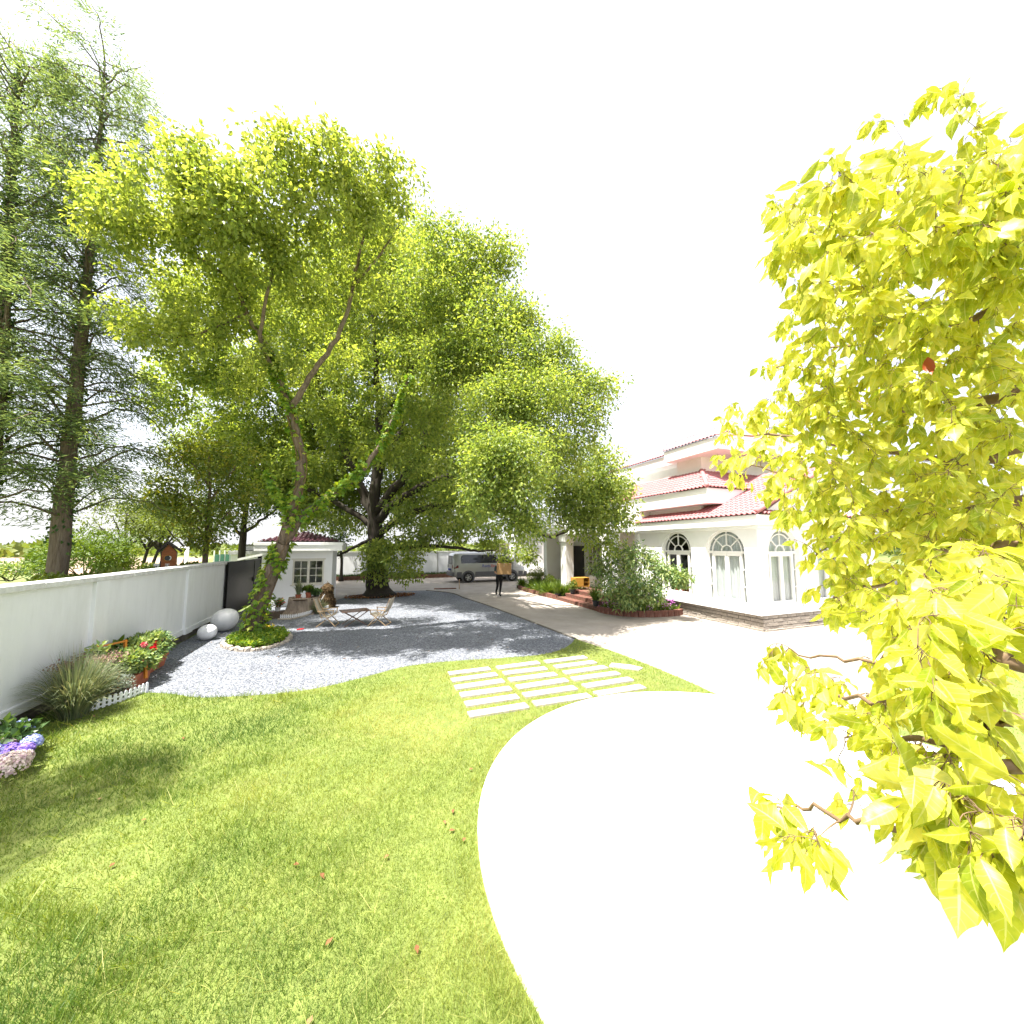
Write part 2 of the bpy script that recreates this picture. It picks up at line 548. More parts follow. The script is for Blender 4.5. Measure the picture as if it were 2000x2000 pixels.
def leaves(name, pos, dirs, L, W, material, parent=None, shape='quad', up=None, curl=.15, lv=None, local=False, tilt=.6):
    """pos (n,3) leaf bases, dirs (n,3) directions; L, W scalars or arrays"""
    n = len(pos)
    pos = np.asarray(pos, float)
    d = unit(np.asarray(dirs, float))
    L = np.broadcast_to(np.asarray(L, float), (n,))[:, None]
    W = np.broadcast_to(np.asarray(W, float), (n,))[:, None]
    if up is None:
        up = unit(np.array([0, 0, 1.0]) + rng.normal(0, tilt, (n, 3)))
    s = unit(np.cross(d, up))
    nn = np.cross(s, d)
    if lv is None:
        lv = rng.random(n)
    if shape == 'quad':
        V = np.stack([pos, pos + d * L * .42 + s * W * .5 + nn * W * .14, pos + d * L - nn * L * curl,
                      pos + d * L * .42 - s * W * .5 + nn * W * .14], 1)
        T = np.array([[0, 1, 2], [0, 2, 3]])
    elif shape == 'blade':
        V = np.stack([pos - s * W * .5, pos + s * W * .5, pos + d * L * .55 + s * W * .4 - nn * L * curl * .25,
                      pos + d * L * .55 - s * W * .4 - nn * L * curl * .25, pos + d * L - nn * L * curl], 1)
        T = np.array([[0, 1, 2], [0, 2, 3], [3, 2, 4]])
    elif shape == 'star':   # lobed ivy or maple leaf
        ang = np.array([-2.3, -1.25, -.62, 0, .62, 1.25, 2.3])
        rad = np.array([.55, .95, .5, 1.05, .5, .95, .55])
        pts = [pos]
        for a, r in zip(ang, rad):
            pts.append(pos + d * L * .35 + (d * math.cos(a) + s * math.sin(a)) * L * .6 * r - nn * L * curl * r)
        V = np.stack(pts, 1)
        T = np.array([[0, i, i + 1] for i in range(1, 7)])
    else:                   # full leaf: 3 rows across a curved, folded, wavy blade
        ts = [0, .06, .16, .28, .42, .56, .68, .79, .88, .945, 1.0]
        ws = [.02, .32, .68, .92, 1.0, .93, .76, .5, .24, .1, .01]
        rows = []
        fold = rng.uniform(.04, .3, (n, 1))
        wav = rng.normal(0, .055, (n, len(ts), 2))
        bend = rng.uniform(-.4, .1, (n, 1)) - curl
        sway = rng.uniform(-.12, .12, (n, 1))
        for i, (t, w) in enumerate(zip(ts, ws)):
            c = pos + d * L * t + nn * L * bend * t * t + s * L * sway * t * t
            e = nn * W * fold * w
            rows += [c + s * W * .5 * w * (1 + wav[:, i, :1]) + e + nn * W * wav[:, i, :1] * w * 1.5, c,
                     c - s * W * .5 * w * (1 + wav[:, i, 1:]) + e + nn * W * wav[:, i, 1:] * w * 1.5]
        V = np.stack(rows, 1)
        T = []
        for i in range(len(ts) - 1):
            a = i * 3
            for o in (0, 1):
                T += [[a + o, a + o + 1, a + o + 4], [a + o, a + o + 4, a + o + 3]]
        T = np.array(T)
        rib = np.tile(np.array([[1, 0, 1]] * len(ts), float).ravel(), n)
        tt = np.tile(np.repeat(np.array(ts), 3), n)
    k = V.shape[1]
    F = (T[None] + (np.arange(n) * k)[:, None, None]).reshape(-1, 3)
    me = np_mesh(name, V.reshape(-1, 3), F, material, np.repeat(lv, k), smooth=shape in ('full',))
    if shape == 'full':
        for nm, arr in (('rib', rib), ('tt', tt)):
            at_ = me.attributes.new(nm, 'FLOAT', 'POINT')
            at_.data.foreach_set('value', arr.astype(np.float32))
    return obj(name, me, parent, local)


def tubes_np(name, chains, radii, material, parent, n=4, local=False):
    """many thin tapering tubes of equal point count: chains (m,k,3), radii (m,k)"""
    C = np.asarray(chains, float)
    R = np.asarray(radii, float)
    m, k, _ = C.shape
    d = unit(np.gradient(C, axis=1))
    ref = np.where(np.abs(d[..., 2:3]) < .9, np.array([0, 0, 1.0]), np.array([1.0, 0, 0]))
    x = unit(np.cross(d, ref))
    y = np.cross(d, x)
    ang = np.arange(n) * 2 * PI / n
    V = C[:, :, None] + R[:, :, None, None] * (x[:, :, None] * np.cos(ang)[:, None] + y[:, :, None] * np.sin(ang)[:, None])
    idx = np.arange(m * k * n).reshape(m, k, n)
    a, b = idx[:, :-1], idx[:, 1:]
    F = np.stack([a, np.roll(a, -1, 2), np.roll(b, -1, 2), b], -1).reshape(-1, 4)
    me = np_mesh(name, V.reshape(-1, 3), F, material)
    return obj(name, me, parent, local)


def smooth_line(pts, k):
    """Catmull-Rom resample of a polyline to k points"""
    p = np.array([tuple(q) for q in pts], float)
    p = np.vstack([2 * p[0] - p[1], p, 2 * p[-1] - p[-2]])
    out = []
    for t in np.linspace(0, len(p) - 3 - 1e-6, k):
        i = int(t)
        u = t - i
        a, b, c, d = p[i:i + 4]
        out.append(.5 * (2 * b + (c - a) * u + (2 * a - 5 * b + 4 * c - d) * u * u + (3 * b - a - 3 * c + d) * u ** 3))
    return np.array(out)


def blob_points(blobs, per, shell=.55):
    """cluster centres in ellipsoids (centre, radii, share), most of them near the skin"""
    out = []
    for c, r, k in blobs:
        n = max(3, int(per * k))
        q = unit(rng.normal(0, 1, (n, 3)))
        rad = rng.uniform(shell, 1.0, n) ** .6
        # lumpy outline: boughs push out and hollows cut in
        ph = rng.uniform(0, 6.28, 6)
        lump = 1 + .22 * np.sin(q[:, 0] * 5 + ph[0]) * np.sin(q[:, 1] * 4 + ph[1]) + .2 * np.sin(q[:, 2] * 6 + ph[2] + q[:, 0] * 3) + .13 * rng.normal(0, 1, n)
        out.append(np.array(c) + rng.normal(0, .12, 3) * np.array(r) + q * (rad * np.clip(lump, .35, 1.6))[:, None] * np.array(r))
    return np.vstack(out)


def grow_twigs(S, srad, C, k, r_twig, maxlen=None, jit=.09, lift=.08):
    d0 = np.array([np.min(np.linalg.norm(S - c, axis=1)) for c in C])
    order = np.argsort(d0)
    nodes = np.empty((len(S) + len(C) * 3, 3))
    nrad = np.empty(len(nodes))
    nodes[:len(S)] = S
    nrad[:len(S)] = srad
    m = len(S)
    ch, rd = [], []
    for i in order:
        b = C[i]
        dist = np.linalg.norm(nodes[:m] - b, axis=1)
        j = int(np.argmin(dist))
        a, ln_ = nodes[j], dist[j]
        if maxlen and ln_ > maxlen:
            continue
        mid = (a + b) / 2 + rng.normal(0, jit, 3) * ln_
        mid[2] += lift * ln_
        line = smooth_line([a, mid, b], k)
        r = min(r_twig * (.45 + .4 * ln_), nrad[j] * .85)
        r = max(r, r_twig * .18)
        ch.append(line)
        rd.append(np.linspace(r, r * .45, k))
        for q, f in ((line[k // 3], .8), (line[2 * k // 3], .62), (b, .45)):
            nodes[m] = q
            nrad[m] = r * f
            m += 1
    return ch, rd


def make_tree(name, label, base, limbs, blobs, per, leaf_n, leaf_l, leaf_w, lmat, bark, twig_mat, spread=.28,
              droop=.35, shape='quad', group=None, twig_r=.02, shell=.45, sides=10, wob=.06, cat='tree', tilt=.6, twig_k=5, twig_to=None,
              ref=None):
    root = thing(name, label, cat, base, 0, group)
    tb = MB()
    samples = []
    srad = []
    for i, (pts, r0, r1) in enumerate(limbs):
        k = max(6, len(pts) * 4)
        line = smooth_line(pts, k)
        if i:
            line[2:-1] += rng.normal(0, r0 * .25, (k - 3, 3))
        rr = [r0 + (r1 - r0) * (j / (k - 1)) ** .8 for j in range(k)]
        if i == 0:      # root flare
            rr[0] *= 1.55
            rr[1] *= 1.18
        tb.tube(line, rr, sides if i == 0 else max(6, sides - 3), wob=wob)
        samples.append(line[k // 4:])
        srad += rr[k // 4:]
    tb.build('trunk', bark, root, smooth=True)
    S = np.vstack(samples)
    C = blob_points(blobs, per, shell)
    C = C[C[:, 2] > .25]
    # twigs grow outward: each cluster hangs on the nearest limb or earlier twig
    sel = np.arange(len(C)) if twig_to is None else rng.choice(len(C), min(len(C), twig_to), replace=False)
    ch, rd = grow_twigs(S, np.array(srad), C[sel], twig_k, twig_r)
    if len(ch):
        tubes_np('branch', np.array(ch), np.array(rd), twig_mat, root, 4)['kind'] = 'stuff'
    # leaves round each cluster centre
    n = len(C) * leaf_n
    cc = np.repeat(C, leaf_n, 0)
    q = unit(rng.normal(0, 1, (n, 3)))
    pos = cc + q * (rng.random((n, 1)) ** .5) * spread
    d = q * .8 + rng.normal(0, .4, (n, 3))
    d[:, 2] -= droop
    lv = np.clip(np.repeat(rng.random(len(C)), leaf_n) * .5 + rng.random(n) * .5, 0, 1)
    L = leaf_l * rng.uniform(.65, 1.2, n)
    if ref:
        far = np.hypot(cc[:, 0], cc[:, 1])
        L *= np.clip(far / ref, .55, 1.15)
    leaves('crown', pos, d, L, L * leaf_w / leaf_l, lmat, root, shape, lv=lv, tilt=tilt)
    return root


def plant(name, label, base, pts, dirs, L, W, lmat, cat='plant', shape='quad', stems=None, group=None, lv=None):
    root = thing(name, label, cat, base, 0, group)
    leaves('foliage', pts, dirs, L, W, lmat, root, shape, lv=lv)
    if stems is not None:
        tubes_np('stem', stems[0], stems[1], M['twig_dark'], root, 4)
    return root


def bush(name, label, base, r, n, L, W, lmat, cat='shrub', group=None, shape='quad', clump=14, stems=7, squash=.5):
    """rounded shrub: leaf clumps over a lumpy dome, stems inside"""
    base = Vector(base)
    root = thing(name, label, cat, base, 0, group)
    q = unit(rng.normal(0, 1, (clump, 3)))
    q[:, 2] = np.abs(q[:, 2]) * .9 + .05
    cl = np.array(base) + np.array([0, 0, r[2] * squash]) + q * np.array(r) * rng.uniform(.55, .85, (clump, 1))
    idx = rng.integers(0, clump, n)
    qq = unit(rng.normal(0, 1, (n, 3)))
    cs = np.array(r) * .42
    pos = cl[idx] + qq * cs * rng.uniform(.6, 1.05, (n, 1))
    pos[:, 2] = np.maximum(pos[:, 2], base.z + .02)
    d = qq + rng.normal(0, .5, (n, 3)) + np.array([0, 0, .15])
    lv = np.clip(rng.random(clump)[idx] * .45 + rng.random(n) * .55, 0, 1)
    leaves('foliage', pos, d, L * rng.uniform(.7, 1.2, n), W, lmat, root, shape, lv=lv)
    ch = [smooth_line([np.array(base) + rng.normal(0, .04, 3) * np.array([1, 1, 0]),
                       (np.array(base) + c) / 2 + rng.normal(0, .05, 3), c], 5) for c in cl[:stems]]
    tubes_np('stem', np.array(ch), np.tile(np.linspace(.02, .006, 5) * max(1, r[2]), (len(ch), 1)), M['twig_dark'], root, 5)
    return root


def tuft(name, label, base, h, rad, n, w, lmat, cat='plant', group=None, arch=.5, lv=None):
    """clump of arching blades"""
    base = np.array(base, float)
    root = thing(name, label, cat, tuple(base), 0, group)
    a = rng.uniform(0, 2 * PI, n)
    lean = rng.uniform(.05, 1, n) ** .8
    hh = h * rng.uniform(.55, 1.15, n)
    k = 6
    t = np.linspace(0, 1, k)
    r0 = rad * .2 * rng.random(n) ** .5
    hor = np.stack([np.cos(a), np.sin(a), np.zeros(n)], 1)
    st = base + hor * r0[:, None] + rng.normal(0, .02, (n, 3)) * np.array([1, 1, 0])
    out = (rad * lean)[:, None] * (t ** 1.25)[None]
    z = hh[:, None] * (t[None] * 1.25 - (arch * lean)[:, None] * t[None] ** 2.6 * 1.1)
    C = st[:, None] + hor[:, None] * out[..., None]
    C[..., 2] = base[2] + np.maximum(z, .01)
    wd = w * (1 - t ** 2 * .92)
    side = np.stack([-np.sin(a), np.cos(a), np.zeros(n)], 1)
    side = unit(side + rng.normal(0, .3, (n, 3)))
    V = np.stack([C - side[:, None] * wd[None, :, None] / 2, C + side[:, None] * wd[None, :, None] / 2], 2)
    idx = np.arange(n * k * 2).reshape(n, k, 2)
    F = np.stack([idx[:, :-1, 0], idx[:, :-1, 1], idx[:, 1:, 1], idx[:, 1:, 0]], -1).reshape(-1, 4)
    me = np_mesh('foliage', V.reshape(-1, 3), F, lmat, np.repeat(rng.random(n), k * 2))
    obj('foliage', me, root)
    return root


# ================================================================== the setting
def gravel_mat():
    m, n, l, b = new_mat('gravel')
    tc = n.new('ShaderNodeTexCoord')
    v = n.new('ShaderNodeTexVoronoi')
    v.inputs['Scale'].default_value = 42
    l.new(tc.outputs['Object'], v.inputs['Vector'])
    sep = n.new('ShaderNodeSeparateColor')
    l.new(v.outputs['Color'], sep.inputs[0])
    r = ramp(n, [(.055, .062, .077), (.12, .132, .157), (.185, .2, .226), (.3, .31, .325)], [0, .35, .7, 1])
    l.new(sep.outputs[0], r.inputs[0])
    no = n.new('ShaderNodeTexNoise')
    no.inputs['Scale'].default_value = .8
    no.inputs['Detail'].default_value = 6
    l.new(tc.outputs['Object'], no.inputs['Vector'])
    r2 = ramp(n, [(.82, .82, .84), (1, 1, 1)], [.35, .65])
    l.new(no.outputs['Fac'], r2.inputs[0])
    mx = n.new('ShaderNodeMixRGB')
    mx.blend_type = 'MULTIPLY'
    mx.inputs[0].default_value = 1
    l.new(r.outputs[0], mx.inputs[1])
    l.new(r2.outputs[0], mx.inputs[2])
    l.new(mx.outputs[0], b.inputs['Base Color'])
    b.inputs['Roughness'].default_value = .9
    bp = n.new('ShaderNodeBump')
    bp.inputs['Strength'].default_value = .8
    bp.inputs['Distance'].default_value = .02
    bp.invert = True
    l.new(v.outputs['Distance'], bp.inputs['Height'])
    l.new(bp.outputs[0], b.inputs['Normal'])
    return m


M['gravel'] = gravel_mat()
M['lawn_soil'] = mat('lawn_soil', (.16, .2, .045), (.1, .13, .03), 5, .95, .6, 60, dirt=(.16, .15, .04), damt=.5, dscale=1.2)
M['meadow'] = mat('meadow', (.15, .19, .045), (.09, .12, .03), .12, .95, .4, 3, dirt=(.3, .24, .14), damt=.5, dscale=.03)
M['field'] = mat('field', (.36, .26, .19), (.26, .185, .135), .6, .95, .6, 6, dirt=(.2, .18, .08), damt=.35, dscale=.15)
M['disc_edge'] = M['platform']


def sheet(name, poly, z, m):
    bm = bmesh.new()
    bm.faces.new([bm.verts.new((x, y, z)) for x, y in poly])
    bmesh.ops.recalc_face_normals(bm, faces=bm.faces)
    bmesh.ops.triangulate(bm, faces=bm.faces)
    if bm.faces[:][0].normal.z < 0:
        bmesh.ops.reverse_faces(bm, faces=bm.faces)
    me = bpy.data.meshes.new(name)
    bm.to_mesh(me)
    bm.free()
    me.materials.append(m)
    o = obj(name, me)
    o['kind'] = 'structure'
    return o


sheet('ground', [(-1200, -1200), (1200, -1200), (1200, 1200), (-1200, 1200)], 0, M['meadow'])
fa, fb = P(-400, 1000, 36), P(330, 1000, 30)
fc, fd = P(420, 1000, 78), P(-500, 1000, 78)
sheet('field', [(fa.x, fa.y), (fb.x, fb.y), (fc.x, fc.y), (fd.x, fd.y)], .01, M['field'])
sheet('pavement', [(-4.2, -6), (26, -6), (26, 29.5), (-4.2, 29.5)], .006, M['pavement'])

GRAVEL_EDGE = [(-4.2, 8.35), (-3.5, 8.2), (-2.9, 7.93), (-2.45, 7.6), (-2.07, 7.46), (-1.35, 7.31), (-.9, 7.3), (-.46, 7.40), (.1, 7.65), (.69, 7.95),
               (1.3, 8.03), (1.92, 7.98), (2.78, 7.84), (3.71, 7.77), (4.3, 8.0), (4.75, 8.35), (5.09, 8.75)]
ge = [tuple(p[:2]) for p in smooth_line([(x, y, 0) for x, y in GRAVEL_EDGE], 60)]
gravel_poly = [(-4.2, 6.5), (5.0, 6.5), (5.09, 8.75), (4.97, 10.5), (4.85, 12.16), (4.6, 15), (4.3, 17.2), (4.1, 19.3), (3.1, 20.9), (1.5, 21.2),
               (-.3, 20.5), (-1.2, 18.6), (-4.2, 17.2)]
sheet('gravel_yard', gravel_poly, .012, M['gravel'])
lawn_poly = [(-4.2, -6)] + [(-4.2, 8.35)] + ge[1:] + [(5.22, 8.0), (5.33, 7.2), (5.38, 6.2), (5.38, 5.2), (5.3, 4.3), (5.2, 3.2), (5.2, -6)]
sheet('lawn', lawn_poly, .02, M['lawn_soil'])
lawn2 = [(6.0, 2.95), (6.4, 3.15), (7.2, 3.5), (8.3, 3.75), (10, 3.9), (13, 3.7), (13, -4), (6.0, -4)]
sheet('side_lawn', lawn2, .02, M['lawn_soil'])

# drain slot between gravel and paving
edge = smooth_line([(5.1, 8.75, .02), (4.98, 10.5, .02), (4.86, 12.16, .02), (4.61, 15, .02), (4.31, 17.2, .02), (4.11, 19.3, .02), (3.1, 20.9, .02)], 50)
sb = MB()
for a, b in zip(edge[:-1], edge[1:]):
    sb.bar(a, b, .05, .03)
o = sb.build('gravel_edging', M['concrete_dark'])
tag(o, 'thin dark metal edging strip between grey gravel and pale paving', 'edging')

# the white round platform
DC, DR = (3.54, 2.51), 2.70
db = MB()
db.lathe([(DR - .02, .0), (DR, .02), (DR, .065), (DR - .012, .075), (DR - .3, .078), (.01, .08)], 160, (DC[0], DC[1], 0))
o = db.build('round_platform', M['platform'], smooth=True, auto=.6)
tag(o, 'large white round platform set in the lawn', 'platform')

# ------------------------------------------------------------------ grass on the lawn
from mathutils import noise as mnoise


def in_poly(pts, poly):
    x, y = pts[:, 0], pts[:, 1]
    ins = np.zeros(len(pts), bool)
    j = len(poly) - 1
    for i in range(len(poly)):
        xi, yi = poly[i]
        xj, yj = poly[j]
        c = ((yi > y) != (yj > y)) & (x < (xj - xi) * (y - yi) / (yj - yi + 1e-12) + xi)
        ins ^= c
        j = i
    return ins


SLABS = []
for ci, (x0, x1) in enumerate(((1.40, 2.33), (2.43, 3.36), (3.52, 4.46))):
    for ri in range(6):
        y = 5.30 + ri * .362
        SLABS.append((x0 + (.03 if ci == 0 else 0) + random.uniform(-.03, .03) + (.02 * ri if ci == 0 else .0), x1 + random.uniform(-.03, .03), y, y + .18, ci))


def lownoise(p, s, off=0.0):
    """cheap smooth noise in 0..1 from summed sines"""
    x, y = p[:, 0] * s + off, p[:, 1] * s + off * 1.7
    v = np.sin(x * 1.3 + np.sin(y * 1.1) * 1.7) + np.sin(y * 1.7 + np.sin(x * .9 + 1.3) * 1.9) + np.sin((x + y) * .83 + 2.1) * .8
    return .5 + v / 5.6


def grass(name, poly, n, dmin, dmax, label):
    # density falls with the square of distance from the viewer
    d = dmin * (dmax / dmin) ** rng.random(n)
    a = rng.uniform(-YAW - math.radians(57), -YAW + math.radians(57) + 0, n)
    a = rng.uniform(-math.radians(57), math.radians(57), n) + YAW
    p = np.stack([np.sin(a) * d, np.cos(a) * d], 1)
    ok = in_poly(p, poly)
    ok &= np.hypot(p[:, 0] - DC[0], p[:, 1] - DC[1]) > DR + .004
    for x0, x1, y0, y1, ci in SLABS:
        ins = (p[:, 0] > x0 + .03) & (p[:, 0] < x1 - .03) & (p[:, 1] > y0 + .02) & (p[:, 1] < y1 - .028)
        ok &= ~ins
    p, d = p[ok], d[ok]
    n = len(p)
    tall = lownoise(p, 1.1, 3.0) * .6 + lownoise(p, 3.7, 1.0) * .4
    dry = lownoise(p, .75, 9.0) * .6 + lownoise(p, 2.6, 5.0) * .4
    # worn, paler lawn towards the platform; longer on the wall side
    side = np.clip((1.2 - p[:, 0]) / 3.0, 0, 1)
    tuf = np.clip(lownoise(p, 5.5, 2.0) * 1.9 - .95, 0, 1) * np.clip(lownoise(p, 1.6, 7.0) * 2 - .7, 0, 1)
    h = (.026 + .07 * np.clip(tall - .25, 0, 1) * (.3 + .8 * side) + .085 * tuf * (.25 + side)) * rng.uniform(.55, 1.4, n)
    near = np.hypot(p[:, 0] - DC[0], p[:, 1] - DC[1]) < DR + .18
    h[near] *= 1.35
    w = np.clip(.0012 * d ** .8, .0022, .009) * rng.uniform(.7, 1.3, n)
    az = rng.uniform(0, 2 * PI, n) + lownoise(p, 1.2, 4.0) * 2
    lean = rng.uniform(.15, 1.0, n)
    dr = np.stack([np.cos(az) * lean, np.sin(az) * lean, np.ones(n)], 1)
    lv = np.clip(-.12 + dry * 1.1 + rng.normal(0, .14, n) - .3 * side * np.clip(tall * 2 - .6, 0, 1) + .25 * tuf * (rng.random(n) < .35) + .16 * (1 - side), 0, 1)
    pos = np.concatenate([p, np.full((n, 1), .018)], 1)
    up = unit(rng.normal(0, 1, (n, 3)) * np.array([1, 1, .2]))
    o = leaves(name, pos, dr, h, w, M['grass'], None, 'blade', up=up, curl=.28, lv=lv)
    tag(o, label, 'grass', kind='stuff')
    return o


grass('grass', lawn_poly, 370000, 1.9, 10.5, 'short sunlit green grass covering the lawn')
# longer pale stalks standing out of the turf
n_ = 11000
dd_ = 1.9 * (9.5 / 1.9) ** rng.random(n_)
aa_ = rng.uniform(-math.radians(57), math.radians(40), n_) + YAW
gp = np.stack([np.sin(aa_) * dd_, np.cos(aa_) * dd_], 1)
ok_ = in_poly(gp, lawn_poly) & (np.hypot(gp[:, 0] - DC[0], gp[:, 1] - DC[1]) > DR + .03) & (lownoise(gp, 1.6, 7.0) + rng.normal(0, .15, n_) > .48)
for x0, x1, y0, y1, ci in SLABS:
    ok_ &= ~((gp[:, 0] > x0) & (gp[:, 0] < x1) & (gp[:, 1] > y0) & (gp[:, 1] < y1))
gp, dd_ = gp[ok_], dd_[ok_]
n_ = len(gp)
aa_ = rng.uniform(0, 2 * PI, n_)
le_ = rng.uniform(.3, 1.6, n_)
o = leaves('long_grass', np.concatenate([gp, np.full((n_, 1), .03)], 1), np.stack([np.cos(aa_) * le_, np.sin(aa_) * le_, np.ones(n_)], 1), rng.uniform(.07, .17, n_) * np.clip(1.25 - gp[:, 0] * .12, .6, 1.4),
           np.clip(.0011 * dd_ ** .8, .002, .006), M['grass'], None, 'blade', up=unit(rng.normal(0, 1, (n_, 3)) * np.array([1, 1, .2])), curl=.4, lv=np.clip(rng.normal(.6, .22, n_), 0, 1))
tag(o, 'longer pale grass stalks standing out of the lawn', 'grass', kind='stuff')
grass('side_grass', lawn2, 60000, 4.0, 14, 'bright grass behind the leaves beyond the platform')

# ------------------------------------------------------------------ stepping slabs
path = thing('stepping_slab_path', 'grid of pale rectangular stone slabs set into the lawn', 'path', (2.9, 6.3, .02))
sm = MB().box((-.5, -.5, -.5), (.5, .5, .5)).mesh('slab', M['slab'], bevel=.02)
for x0, x1, y0, y1, ci in SLABS:
    piece('slab', sm, path, ((x0 + x1) / 2, (y0 + y1) / 2, .022), (random.uniform(-.01, .01), random.uniform(-.006, .006), random.uniform(-.025, .025)),
          (x1 - x0, y1 - y0, .06))
q = Gd(1221, 1306)
sm2 = MB().prism([(-.3, -.1), (.26, -.13), (.33, .04), (.1, .13), (-.27, .12)], -.03, .03).mesh('stepping_stone', M['slab'], bevel=.008)
o = piece('stepping_stone', sm2, None, (q.x, q.y, .022), (0, 0, -.75))
tag(o, 'lone flat stone in the grass beside the paving', 'stone')

# ------------------------------------------------------------------ garden wall on the left
WX = -4.25
wall = thing('garden_wall', 'long white rendered garden wall with coping along the lawn', 'wall', (WX - .12, 4.5, 0))
b = MB().box((WX - .24, -6, .3), (WX, 15.6, 1.80))
b.build('wall_panel', M['white_render'], wall)
MB().box((WX - .22, -6, 0), (WX - .03, 15.6, .17)).build('footing', M['concrete_dark'], wall)
for (y0, y1) in ((-6, 1.4), (1.4, 8.52), (8.52, 12.08), (12.08, 14.87)):
    MB().box((WX - .26, y0 + .004, .17), (WX + .035, y1 - .004, .302)).build('base_band', M['white_render'], wall, bevel=.012)
cb = []
for (y0, y1) in ((-6, -2.4), (-2.4, 1.3), (1.3, 5.0), (5.0, 7.4), (7.4, 9.6), (9.6, 12.2), (12.2, 15.6)):
    dz = random.uniform(-.006, .006)
    MB().box((WX - .30, y0 + .004, 1.80), (WX + .06, y1 - .004, 1.885 + dz)).build('coping', M['coping'], wall, bevel=.012)
for y0 in (1.25, 5.0, 8.52, 12.08):
    pm = MB().box((WX - .01, y0, .303), (WX + .055, y0 + .36, 1.80))
    pm.box((WX - .005, y0 - .03, .17), (WX + .085, y0 + .39, .315))
    pm.build('pilaster', M['white_render'], wall, bevel=.008)
    MB().box((WX - .03, y0 + .02, 0), (WX + .03, y0 + .34, .17)).build('footing', M['concrete_dark'], wall)

# ------------------------------------------------------------------ sliding gate
gate = thing('sliding_gate', 'black sheet steel sliding gate at the end of the garden wall', 'gate', (WX + .1, 17, 0))
gx = WX + .07
MB().box((gx - .02, 14.95, .1), (gx + .02, 19.0, 1.83)).build('gate_panel', M['black_steel'], gate, bevel=.006)
fb_ = MB()
for z in (.1, 1.8):
    fb_.box((gx - .035, 14.9, z), (gx + .035, 19.05, z + .07))
for y in (14.9, 18.05, 18.98):
    fb_.box((gx - .033, y, .17), (gx + .033, y + .07, 1.8))
fb_.build('gate_frame', M['black_steel'], gate, bevel=.005)
MB().box((gx + .02, 17.9, 1.0), (gx + .09, 17.96, 1.16)).build('handle', M['metal_dark'], gate, bevel=.01)
for y in (15.6, 18.5):
    wb = MB().tube([(gx - .02, y, .06), (gx + .02, y, .06)], .055, 14)
    wb.build('roller', M['rail_steel'], gate)
tr = MB().box((gx + .06, 13.4, .012), (gx + .1, 19.6, .035)).box((gx + .22, 13.4, .012), (gx + .26, 19.6, .035))
tag(tr.build('gate_track', M['rail_steel']), 'pair of steel rails on the ground beside the black gate', 'rail')
ga = MB().bar(P(466, 1093, 16.0), P(524, 1081, 15.3), .10, .09)
ga.bar(P(523, 1082, 15.3), P(523, 1082, 15.3) + Vector((.05, .04, 0)), .1, .09)
tag(ga.build('gate_beam', M['aluminium']), 'pale metal beam from the gate to the gatehouse', 'beam')
p0 = P(503, 1168, 17.3)
MB_ = MB().box((p0.x - .07, p0.y - .07, 0), (p0.x + .07, p0.y + .07, 1.92)).box((p0.x - .1, p0.y - .1, 1.92), (p0.x + .1, p0.y + .1, 2.0))
tag(MB_.build('gate_post', M['black_steel'], bevel=.008), 'black capped steel post at the open end of the gate', 'post')

# ------------------------------------------------------------------ roof tiles
def tile_mesh(name, w=.21, l=.34, m=None):
    """one barrel tile: an arched strip with a thick lower lip and a flat pan"""
    b = MB()
    n = 6
    prof = [(-w / 2, .0), (-w * .28, .0)] + [(w * .5 * .56 * math.cos(PI - PI * i / n) + w * .02, .038 * math.sin(PI * i / n) + .004) for i in range(n + 1)] + [(w / 2, .0)]
    vs, fs = [], []
    for y in (0, l):
        for x, z in prof:
            vs.append((x, y, z + (.02 if y == 0 else 0)))
    k = len(prof)
    for x, z in prof:
        vs.append((x, 0, z + .02 - .018))
    fs += [(i, i + 1, k + i + 1, k + i) for i in range(k - 1)]
    fs += [(2 * k + i, 2 * k + i + 1, i + 1, i) for i in range(k - 1)]
    b.add(vs, fs)
    return b.mesh(name, m, smooth=True, auto=.7)


TILE = {k: tile_mesh('tile', m=M[k]) for k in ('tile_red', 'tile_dark')}


